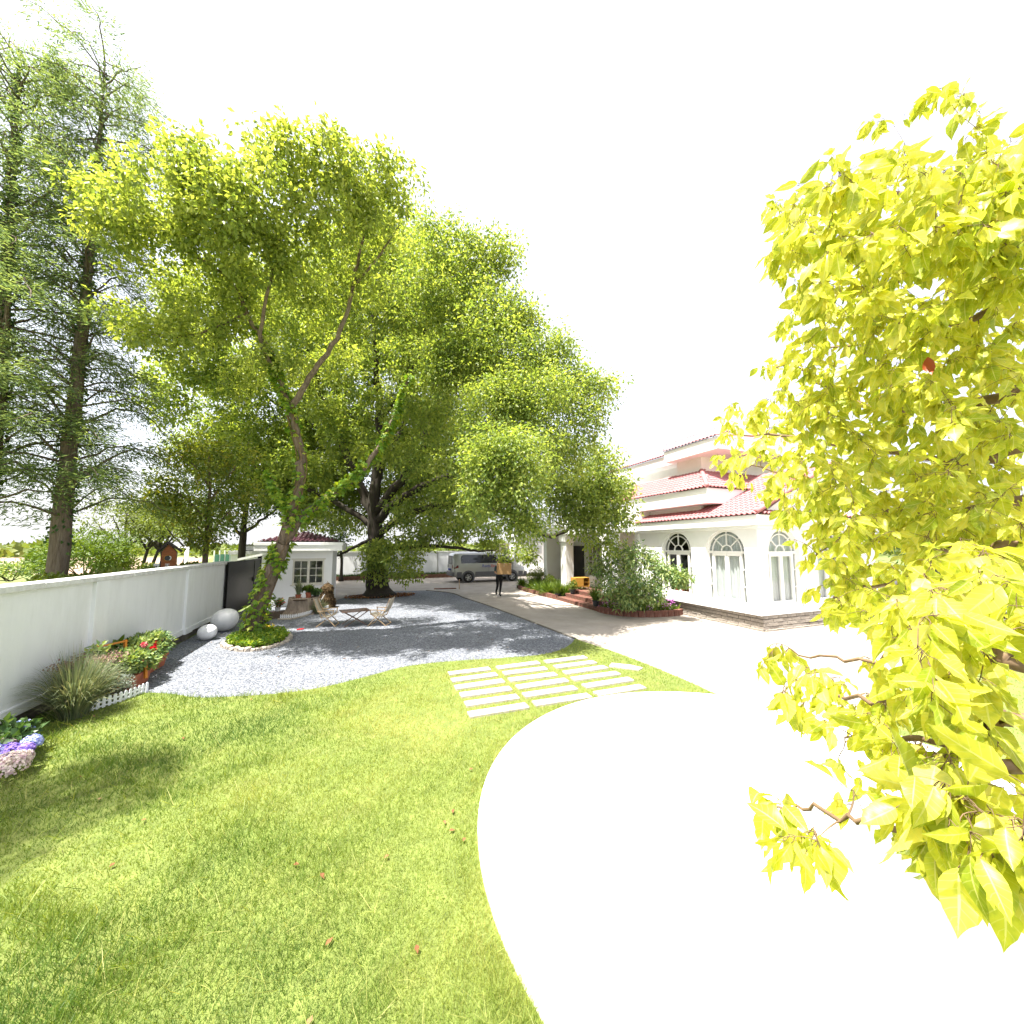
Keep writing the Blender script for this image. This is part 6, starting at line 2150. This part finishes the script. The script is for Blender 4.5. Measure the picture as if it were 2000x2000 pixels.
b1 = P(110, 1130, 9.4)
b1.z = 0
conifer('tall_conifer', 'tall straight conifer with drooping sprays outside the garden wall', [b1] + PT((118, 1050, 9.4), (133, 900, 9.4), (155, 700, 9.4), (170, 550, 9.4), (182, 420, 9.4), (195, 260, 9.4), (205, 120, 9.4)),
        .21, .012, 135, 2.9, 2.25, 190, 'conifers outside the wall', 900)
b1 = P(-58, 1150, 8.6)
b1.z = 0
conifer('tall_conifer', 'tall ivy clad conifer at the left edge of the picture', [b1] + PT((-35, 1000, 8.6), (-8, 820, 8.6), (6, 650, 8.6), (18, 450, 8.6), (28, 300, 8.6), (40, 100, 8.6)),
        .2, .015, 120, 3.4, 2.15, 190, 'conifers outside the wall', 1500)
conifer('tall_conifer', 'conifer farther along the wall outside the picture at left', [(-6.3, 3.5, 0), (-6.28, 3.5, 4), (-6.25, 3.5, 8), (-6.25, 3.5, 12)], .22, .05, 60, 4.0, 1.25, 150, 'conifers outside the wall')

# ------------------------------------------------------------------ the leaning ivy-clad tree
TR = PT((492, 1240, 10.25), (502, 1195, 10.2), (530, 1120, 10.1), (553, 1062, 10.0))
A1 = PT((553, 1062, 10.0), (567, 1010, 9.9), (582, 960, 9.8), (590, 900, 9.7), (577, 845, 9.45), (565, 800, 9.2))
limbs = [(TR, .225, .155), (A1, .125, .085),
         (PT((565, 800, 9.2), (545, 740, 9.0), (530, 690, 8.9), (482, 612, 8.6), (455, 545, 8.3), (443, 500, 8.1), (405, 420, 7.7), (350, 370, 7.2)), .075, .02),
         (PT((565, 800, 9.2), (600, 745, 9.1), (640, 690, 9.0), (670, 630, 8.9), (690, 560, 8.8), (702, 500, 8.6), (725, 400, 8.3), (735, 300, 8.0)), .08, .02),
         (PT((553, 1062, 10.0), (600, 1000, 10.0), (650, 965, 10.1), (700, 925, 10.2), (735, 880, 10.4), (770, 815, 10.6), (800, 740, 10.6)), .12, .04),
         (PT((567, 1010, 9.9), (545, 970, 9.8), (528, 925, 9.6)), .06, .035),
         (PT((545, 740, 9.0), (510, 660, 8.5), (530, 540, 8.0), (560, 420, 7.6), (580, 330, 7.2)), .05, .02),
         (PT((455, 545, 8.3), (380, 500, 7.9), (300, 450, 7.5), (230, 410, 7.3)), .04, .012),
         (PT((482, 612, 8.6), (420, 640, 8.5), (340, 660, 8.4), (240, 640, 8.2)), .035, .01),
         (PT((690, 560, 8.8), (740, 500, 8.7), (780, 440, 8.6)), .04, .012)]
blobs = [(tuple(P(x, y, d)), (r * d / FPX,) * 2 + (r * d / FPX * .8,), (r / 90) ** 2) for x, y, r, d in (
    (210, 400, 60, 7.4), (260, 450, 70, 7.5), (340, 400, 90, 7.2), (430, 390, 90, 7.0), (540, 390, 100, 7.1), (650, 390, 90, 7.5), (380, 490, 70, 7.9), (500, 500, 85, 7.9),
    (600, 500, 85, 8.2), (240, 630, 48, 8.3), (310, 670, 62, 8.4), (390, 650, 60, 8.5), (470, 620, 55, 8.7), (740, 430, 75, 8.4), (710, 540, 62, 8.9), (620, 610, 55, 9.2),
    (400, 320, 60, 7.0), (540, 300, 60, 6.9), (660, 320, 60, 7.2), (530, 700, 45, 8.9), (450, 560, 50, 8.3), (760, 340, 55, 8.0), (430, 560, 55, 9.5), (480, 600, 46, 9.8), (375, 590, 42, 9.6), (525, 560, 52, 9.7), (330, 560, 40, 9.5), (500, 720, 46, 10.2), (560, 740, 42, 10.3), (625, 720, 46, 10.4), (665, 680, 42, 10.4), (450, 740, 38, 10.2))]
lt_ = make_tree('leaning_tree', 'forked leaning tree clad in ivy growing from the stone edged bed', tuple(TR[0].xy) + (0,), limbs, blobs, 165, 16, .12, .064, M['leaf_maple'], M['bark'], M['twig_dark'],
                .19, .45, sides=14, twig_r=.013, shell=.35, wob=.05)
# ivy up the stems
seg = np.vstack([smooth_line(TR, 40), smooth_line(A1, 40)[4:], smooth_line(limbs[4][0], 60)[6:], smooth_line(limbs[5][0], 14), smooth_line(limbs[2][0], 40)[:16]])
srr = np.concatenate([np.linspace(.225, .155, 40), np.linspace(.125, .085, 36), np.linspace(.115, .05, 54), np.linspace(.06, .04, 14), np.linspace(.075, .05, 16)])
wts = np.concatenate([np.linspace(.25, 1.5, 40), np.linspace(.5, .5, 36), np.linspace(.9, 1.6, 54), np.full(14, 1.6), np.full(16, 1.2)])
n = 5200
j = rng.choice(len(seg), n, p=wts / wts.sum())
# ivy grows in patches, leaving bark bare between them
view = np.array([0, 0, CAM_H]) - seg[j]
ang = rng.uniform(0, 2 * PI, n)
patch = np.sin(seg[j][:, 2] * 5.2 + np.cos(ang) * 2.2 + j * .1) + np.sin(seg[j][:, 2] * 2.3 + 1 + ang)
keep = patch > -.35
j, ang = j[keep], ang[keep]
n = len(j)
rr_ = srr[j] * rng.uniform(1.0, 1.3, n) + rng.random(n) * .06
p = seg[j] + np.stack([np.cos(ang) * rr_, np.sin(ang) * rr_, rng.normal(0, .06, n)], 1)
leaves('ivy', p, np.stack([np.cos(ang) * .7, np.sin(ang) * .7, np.full(n, -.7)], 1) + rng.normal(0, .3, (n, 3)), rng.uniform(.08, .16, n), .12, M['leaf_ivy'], lt_, 'star',
       up=unit(np.stack([np.cos(ang), np.sin(ang), np.full(n, .6)], 1) + rng.normal(0, .35, (n, 3))))
vn = MB()
for k in range(4):
    pts = []
    for i in range(0, 78, 3):
        a = k * 1.7 + i * .05
        pts.append(tuple(seg[i] + np.array([math.cos(a), math.sin(a), 0]) * srr[i] * 1.05))
    vn.tube(pts, .014, 5)
vn.build('vine_stem', M['twig'], lt_, smooth=True)

# ------------------------------------------------------------------ the great old camphor tree
CB = P(738, 1163, 18.4)
CB.z = 0
limbs = [([CB] + PT((737, 1130, 18.4), (736, 1080, 18.35), (733, 1030, 18.3), (730, 985, 18.2), (735, 930, 18.1), (741, 860, 17.8)), .6, .16),
         (PT((731, 1010, 18.3), (700, 940, 18.4), (665, 860, 18.6), (630, 780, 18.7), (600, 690, 18.5), (590, 600, 18)), .26, .06),
         (PT((731, 1000, 18.2), (735, 920, 18.0), (742, 820, 17.6), (735, 700, 17.0), (725, 580, 16.4), (720, 470, 16)), .28, .05),
         (PT((733, 1000, 18.2), (790, 930, 17.8), (830, 850, 17.4), (870, 740, 16.6), (900, 620, 16), (920, 520, 15.4)), .24, .05),
         (PT((735, 1020, 18.2), (800, 960, 17.4), (870, 930, 16.5), (950, 910, 15.6), (1020, 860, 13.0), (1070, 800, 11.5)), .22, .03),
         (PT((737, 1045, 18.2), (810, 1000, 17.2), (900, 985, 16), (985, 1000, 15), (1060, 1045, 14.9), (1105, 1038, 14.8), (1160, 1000, 14.6), (1200, 960, 14.6)), .17, .04),
         (PT((738, 1070, 18.3), (800, 1070, 18.2), (860, 1066, 18.4), (920, 1075, 19), (960, 1075, 19.5)), .14, .04),
         (PT((731, 1030, 18.3), (670, 990, 18.6), (590, 950, 19), (500, 910, 19), (420, 870, 18.8)), .17, .04),
         (PT((733, 1050, 18.3), (690, 1070, 18.6), (655, 1085, 19), (620, 1070, 19.4)), .10, .03),
         (PT((735, 920, 18.0), (790, 820, 18.2), (800, 700, 17.5), (810, 580, 16.6)), .14, .04),
         (PT((665, 860, 18.6), (560, 800, 18.6), (470, 740, 18.2)), .12, .03),
         (PT((870, 740, 15.6), (940, 720, 13), (1000, 710, 11.4)), .1, .02),
         (PT((950, 910, 15.0), (980, 890, 12), (1000, 920, 9.6), (985, 990, 8.5)), .09, .02),
         (PT((742, 820, 17.0), (800, 740, 14.5), (840, 620, 12.6), (880, 520, 11.8)), .13, .03)]
BL = ((600, 560, 95, 17.5), (700, 520, 100, 13.2), (780, 450, 75, 13.2), (860, 470, 70, 10.8), (920, 510, 62, 10.8), (975, 500, 42, 10.8), (870, 580, 92, 10.8), (960, 600, 75, 10.8), (1040, 620, 48, 10.8), (1000, 680, 80, 10.8), (780, 590, 95, 13.2), (900, 690, 85, 10.8), (1080, 690, 58, 10.8), (1130, 755, 55, 10.8), (1180, 760, 34, 10.8), (1150, 820, 48, 10.8), (1060, 780, 80, 9.8), (960, 800, 75, 9.8), (860, 790, 80, 13.2), (1000, 880, 72, 8.4), (940, 900, 50, 8.4), (955, 955, 50, 8.4), (1020, 960, 58, 8.4), (1035, 1020, 36, 8.6), (1000, 1010, 36, 8.6), (1110, 880, 62, 10.8), (1160, 890, 40, 13.2), (740, 720, 85, 18), (640, 690, 90, 18.6), (550, 740, 85, 18.6), (470, 700, 75, 18.2), (420, 790, 62, 18.8), (490, 830, 70, 18.8), (590, 850, 60, 19.6), (400, 850, 60, 18.8), (830, 900, 50, 18), (690, 900, 50, 20), (780, 960, 45, 19), (880, 985, 48, 17.6), (930, 1010, 40, 17.4), (860, 1030, 40, 17.5), (780, 1075, 48, 17.2), (735, 1085, 36, 17.4), (830, 1045, 36, 17.3), (800, 1110, 34, 17.2), (725, 1115, 26, 17.5), (1060, 930, 44, 13.2), (1110, 955, 52, 13.2), (1165, 945, 45, 13.2), (1205, 950, 36, 13.2), (1190, 1000, 42, 13.2), (1215, 1015, 26, 13.2), (1150, 1030, 42, 13.2), (1180, 1065, 30, 13.2), (1100, 1000, 36, 13.2), (620, 930, 60, 21), (700, 830, 60, 21), (560, 880, 60, 20.5), (650, 780, 70, 21), (800, 830, 60, 20.5), (760, 900, 50, 21), (850, 960, 45, 20), (680, 970, 45, 21.5), (520, 960, 50, 20), (450, 900, 55, 19.5), (1130, 985, 45, 13.2), (1085, 960, 45, 13.2), (1180, 925, 45, 13.2), (1210, 985, 35, 13.2), (1160, 1000, 45, 13.2), (1000, 1075, 22, 18), (1035, 1080, 20, 20), (600, 990, 40, 19.2), (660, 1020, 30, 19), (545, 960, 40, 19.2), (660, 590, 70, 18), (820, 680, 75, 17.5), (700, 560, 80, 23), (820, 560, 80, 22), (900, 640, 80, 21), (780, 680, 80, 23), (950, 740, 70, 20), (860, 800, 60, 22), (1000, 820, 60, 19), (640, 640, 80, 23), (720, 480, 70, 20), (560, 660, 70, 22), (1050, 740, 60, 17.5), (930, 860, 50, 21), (480, 560, 60, 14), (560, 620, 60, 14), (660, 640, 70, 14), (820, 620, 70, 12.5), (740, 500, 70, 12), (880, 720, 60, 10.8), (980, 760, 60, 9.8), (1060, 860, 50, 9.8), (600, 1000, 45, 22), (640, 930, 50, 22), (700, 1010, 40, 22), (570, 930, 50, 21.5), (800, 1000, 45, 22), (860, 930, 50, 21), (760, 960, 45, 22), (900, 930, 45, 20.5), (820, 920, 50, 21.5), (930, 980, 40, 20), (690, 880, 55, 22), (740, 840, 55, 22), (600, 850, 55, 21.5), (850, 860, 55, 20.5), (900, 1040, 30, 21), (960, 1050, 28, 20), (660, 960, 40, 22), (780, 880, 50, 21), (400, 640, 55, 15), (360, 720, 50, 15.5), (430, 730, 60, 15.5), (340, 620, 40, 15), (380, 570, 45, 14.5), (330, 800, 45, 16), (300, 740, 35, 16), (800, 900, 50, 15.5), (870, 955, 45, 15.5), (750, 870, 42, 15.5), (680, 860, 45, 16), (620, 930, 42, 17), (570, 900, 48, 17), (900, 890, 48, 13.8), (850, 1015, 36, 16), (785, 1000, 32, 16.6), (925, 1000, 36, 14.5), (520, 890, 45, 17), (470, 850, 45, 17), (830, 830, 50, 14.5), (640, 800, 50, 16), (720, 780, 45, 15.5), (700, 700, 55, 26), (800, 640, 65, 26), (900, 700, 55, 25), (620, 780, 55, 26), (980, 780, 45, 24.2), (860, 840, 55, 24.5), (930, 830, 50, 24.2), (760, 860, 45, 27), (560, 850, 45, 27), (840, 760, 55, 26))
blobs = [(tuple(P(x, y, d)), (r * d / FPX,) * 2 + (r * d / FPX * .82,), (r / 70) ** 2 * (1.0 if d > 24 else 2.0 if d > 19 else 1.2 if d > 17 else (2.0 if d < 9 else (1.6 if d < 11 else 1.15)))) for x, y, r, d in BL]
make_tree('old_camphor_tree', 'huge old spreading tree with a thick dark trunk over the yard', tuple(CB), limbs, blobs, 112, 20, .175, .09, M['leaf_camphor'], M['bark_dark'], M['twig_dark'],
          .33, .35, ref=16.5, sides=16, twig_r=.022, shell=.3, wob=.05, twig_to=3000)
# thin ivy-covered stem and small tree by the rear wall
b0 = P(666, 1132, 26)
b0.z = 0
limbs = [([b0, b0 + Vector((0, 0, 1.2)), b0 + Vector((-.1, 0, 2.4)), b0 + Vector((-.2, .1, 3.6))], .12, .05)]
blobs = [((b0.x - .2 + dx, b0.y - .2, z), (.75, .6, .7), 1) for dx, z in ((-.3, 2.2), (.2, 2.8), (-.4, 3.3), (.3, 3.9), (-.2, 4.5))]
make_tree('ivy_stem_tree', 'thin dark ivy covered trunk against the rear wall', tuple(b0), limbs, blobs, 30, 14, .15, .09, M['leaf_dark'], M['bark_dark'], M['twig_dark'], .3, .3, sides=7, twig_to=40)

# ------------------------------------------------------------------ the near tree reaching in from the right
NB = Vector((3.4 * CY + 1.5 * SY, -3.4 * SY + 1.5 * CY, 0))
trunk = [NB + Vector((.05 * math.sin(i), .04 * math.cos(i * 2), i * .85)) for i in range(7)]
at = lambda z: NB + Vector((0, 0, z))
limbs = [(trunk, .16, .05),
         ([at(3.9)] + PT((2060, 340, 1.75), (1860, 372, 1.95), (1700, 385, 2.3), (1590, 400, 2.6)), .045, .006),
         ([at(3.5)] + PT((2050, 470, 1.7), (1860, 500, 1.95), (1720, 560, 2.3), (1600, 570, 2.7)), .045, .006),
         ([at(3.2)] + PT((2050, 560, 1.6), (1900, 620, 1.8), (1750, 660, 2.2), (1600, 680, 2.7)), .035, .005),
         ([at(3.0)] + PT((2050, 760, 1.6), (1860, 800, 2.0), (1680, 790, 2.5), (1560, 720, 2.9), (1500, 720, 3.1)), .04, .005),
         ([at(2.8)] + PT((2050, 870, 1.7), (1900, 900, 2.0), (1700, 880, 2.6), (1520, 850, 3.0), (1420, 850, 3.2)), .04, .005),
         ([at(2.6)] + PT((2050, 970, 1.7), (1880, 1000, 2.0), (1700, 990, 2.5), (1540, 930, 3.0), (1430, 900, 3.2)), .04, .005),
         ([at(2.3)] + PT((2050, 1060, 1.4), (1900, 1080, 1.6), (1760, 1060, 2.0), (1640, 1050, 2.4), (1580, 1100, 2.5)), .03, .005),
         ([at(2.2)] + PT((2060, 1170, 1.3), (1900, 1160, 1.45), (1760, 1150, 1.75), (1660, 1150, 2.05), (1600, 1190, 2.2)), .02, .004),
         ([at(2.0)] + PT((2060, 1290, 1.0), (1950, 1270, 1.05), (1830, 1240, 1.2), (1700, 1290, 1.4), (1560, 1280, 1.65)), .025, .004),
         ([at(1.8)] + PT((2060, 1420, .9), (1930, 1390, 1.0), (1800, 1370, 1.15), (1660, 1360, 1.45), (1540, 1330, 1.7)), .022, .004),
         ([at(1.6)] + PT((2060, 1500, .85), (1900, 1460, 1.0), (1760, 1440, 1.2), (1650, 1440, 1.45)), .02, .004),
         ([at(1.4)] + PT((2060, 1660, .78), (1900, 1640, .9), (1720, 1610, 1.0), (1580, 1580, 1.15), (1500, 1580, 1.2)), .018, .003)]
root = thing('foreground_tree', 'near tree with big yellow green leaves filling the right side', 'tree', tuple(NB))
tb = MB()
samples = []
for i, (pts, r0, r1) in enumerate(limbs):
    k = len(pts) * 5
    line = smooth_line(pts, k)
    if i:
        line[3:-1] += rng.normal(0, .008, (k - 4, 3))
    tb.tube(line, [r0 + (r1 - r0) * (q / (k - 1)) ** .7 for q in range(k)], 10 if i == 0 else 6, wob=.04)
    if i:
        samples.append(line[k // 5:])
tb.build('trunk', M['twig'], root, smooth=True)
S = np.vstack(samples)
NBL = [(1955, 350, 60, 1.5), (1985, 430, 60, 1.45), (1950, 1100, 60, 1.5), (1900, 1085, 50, 1.7), (1990, 1040, 50, 1.6), (1545, 400, 46, 1.8), (1555, 470, 46, 1.9), (1900, 370, 80, 1.5), (1965, 420, 70, 1.5), (1620, 400, 90, 1.5), (1740, 400, 110, 1.4), (1880, 400, 110, 1.5), (1960, 480, 90, 1.6), (1570, 520, 70, 1.9), (1680, 530, 100, 1.7), (1820, 560, 110, 1.7), (1940, 620, 90, 1.8), (1580, 640, 60, 2.3),
       (1680, 660, 100, 2.1), (1800, 700, 110, 1.9), (1930, 760, 100, 1.7), (1510, 730, 45, 2.7), (1580, 760, 75, 2.4), (1690, 800, 100, 2.1), (1820, 850, 100, 1.9), (1440, 820, 42, 2.8), (1520, 830, 70, 2.6),
       (1620, 870, 90, 2.3), (1410, 890, 38, 2.8), (1480, 910, 60, 2.6), (1570, 940, 75, 2.3), (1680, 950, 95, 2.1), (1800, 980, 90, 2.0), (1930, 900, 90, 1.8), (1560, 1020, 45, 2.4), (1620, 1060, 70, 2.2),
       (1730, 1060, 85, 2.0), (1850, 1050, 80, 1.9), (1630, 1140, 55, 2.1), (1710, 1150, 75, 1.8), (1800, 1190, 75, 1.4), (1960, 1000, 70, 1.7), (1620, 1190, 28, 2.1)]
NEAR = [(1880, 1130, 80, 1.0), (1960, 1180, 80, .9), (1860, 1230, 85, .95), (1510, 1290, 45, 1.5), (1580, 1320, 60, 1.45), (1680, 1330, 65, 1.3), (1780, 1330, 70, 1.15), (1900, 1320, 80, .9), (1600, 1410, 45, 1.4),
        (1690, 1440, 55, 1.25), (1790, 1450, 70, 1.05), (1900, 1440, 80, .85), (1660, 1510, 40, 1.25), (1740, 1530, 50, 1.1), (1850, 1550, 75, .85), (1960, 1560, 80, .75), (1500, 1570, 32, 1.15), (1560, 1610, 38, 1.1),
        (1790, 1620, 50, .95), (1900, 1660, 85, .78), (1620, 1640, 26, 1.05)]
OUT = [(1700, 300, 80, 1.6), (1850, 270, 100, 1.6), (1960, 320, 90, 1.6)]
CC = []
for lst, per in ((NBL, 26), (NEAR, 10), (OUT, 9)):
    for x, y, r, d in lst:
        for k in range(max(2, int(per * (r / 80) ** 2))):
            a, q = random.uniform(0, 2 * PI), r * math.sqrt(random.random())
            dd = d * random.uniform(.78, 1.35)
            CC.append(P(x + q * math.cos(a), y + q * math.sin(a), dd))
CC = np.array([tuple(c) for c in CC])
LP, LD, LL = [], [], []
chs, rds = grow_twigs(S, np.full(len(S), .006), CC, 7, .006, maxlen=.75, jit=.07, lift=.1)
twl = list(zip(chs, rds))
pts3 = []
for line, _r in twl:
    m = random.randint(7, 11)
    ax = line[-1] - line[-3]
    ax = ax / (np.linalg.norm(ax) + 1e-6)
    for q in range(m):
        t = random.uniform(.4, 1) if q > 2 else 1
        b = np.array([np.interp(t, np.linspace(0, 1, 7), line[:, w]) for w in range(3)])
        dv = ax * .45 + rng.normal(0, .5, 3) + np.array([0, 0, -1.0])
        dv /= np.linalg.norm(dv)
        st_ = b + (dv + rng.normal(0, .5, 3)) * random.uniform(.012, .028)
        pts3.append([b, (b + st_) / 2 + rng.normal(0, .002, 3), st_])
        LP.append(st_)
        LD.append(dv)
        LL.append(random.uniform(.045, .10))
tubes_np('branch', np.array(chs), np.array(rds), M['twig'], root, 5)['kind'] = 'stuff'
tubes_np('leaf_stalk', np.array(pts3), np.full((len(pts3), 3), .0009), M['twig'], root, 3)['kind'] = 'stuff'
LL = np.array(LL)
lv = np.clip(rng.normal(.5, .28, len(LL)), 0, 1)
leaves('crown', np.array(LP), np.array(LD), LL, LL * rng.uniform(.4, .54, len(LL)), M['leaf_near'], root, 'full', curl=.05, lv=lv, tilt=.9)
od = Vector(P(1812, 697, 1.5))
leaves('withered_leaf', np.array([tuple(od)]), np.array([(.1, .05, -1.0)]), .085, .035, leaf_mat('withered', [(.3, .06, .01), (.3, .06, .01)], .3, (1.2, .9, .5)), root, 'full', lv=np.array([.5]))
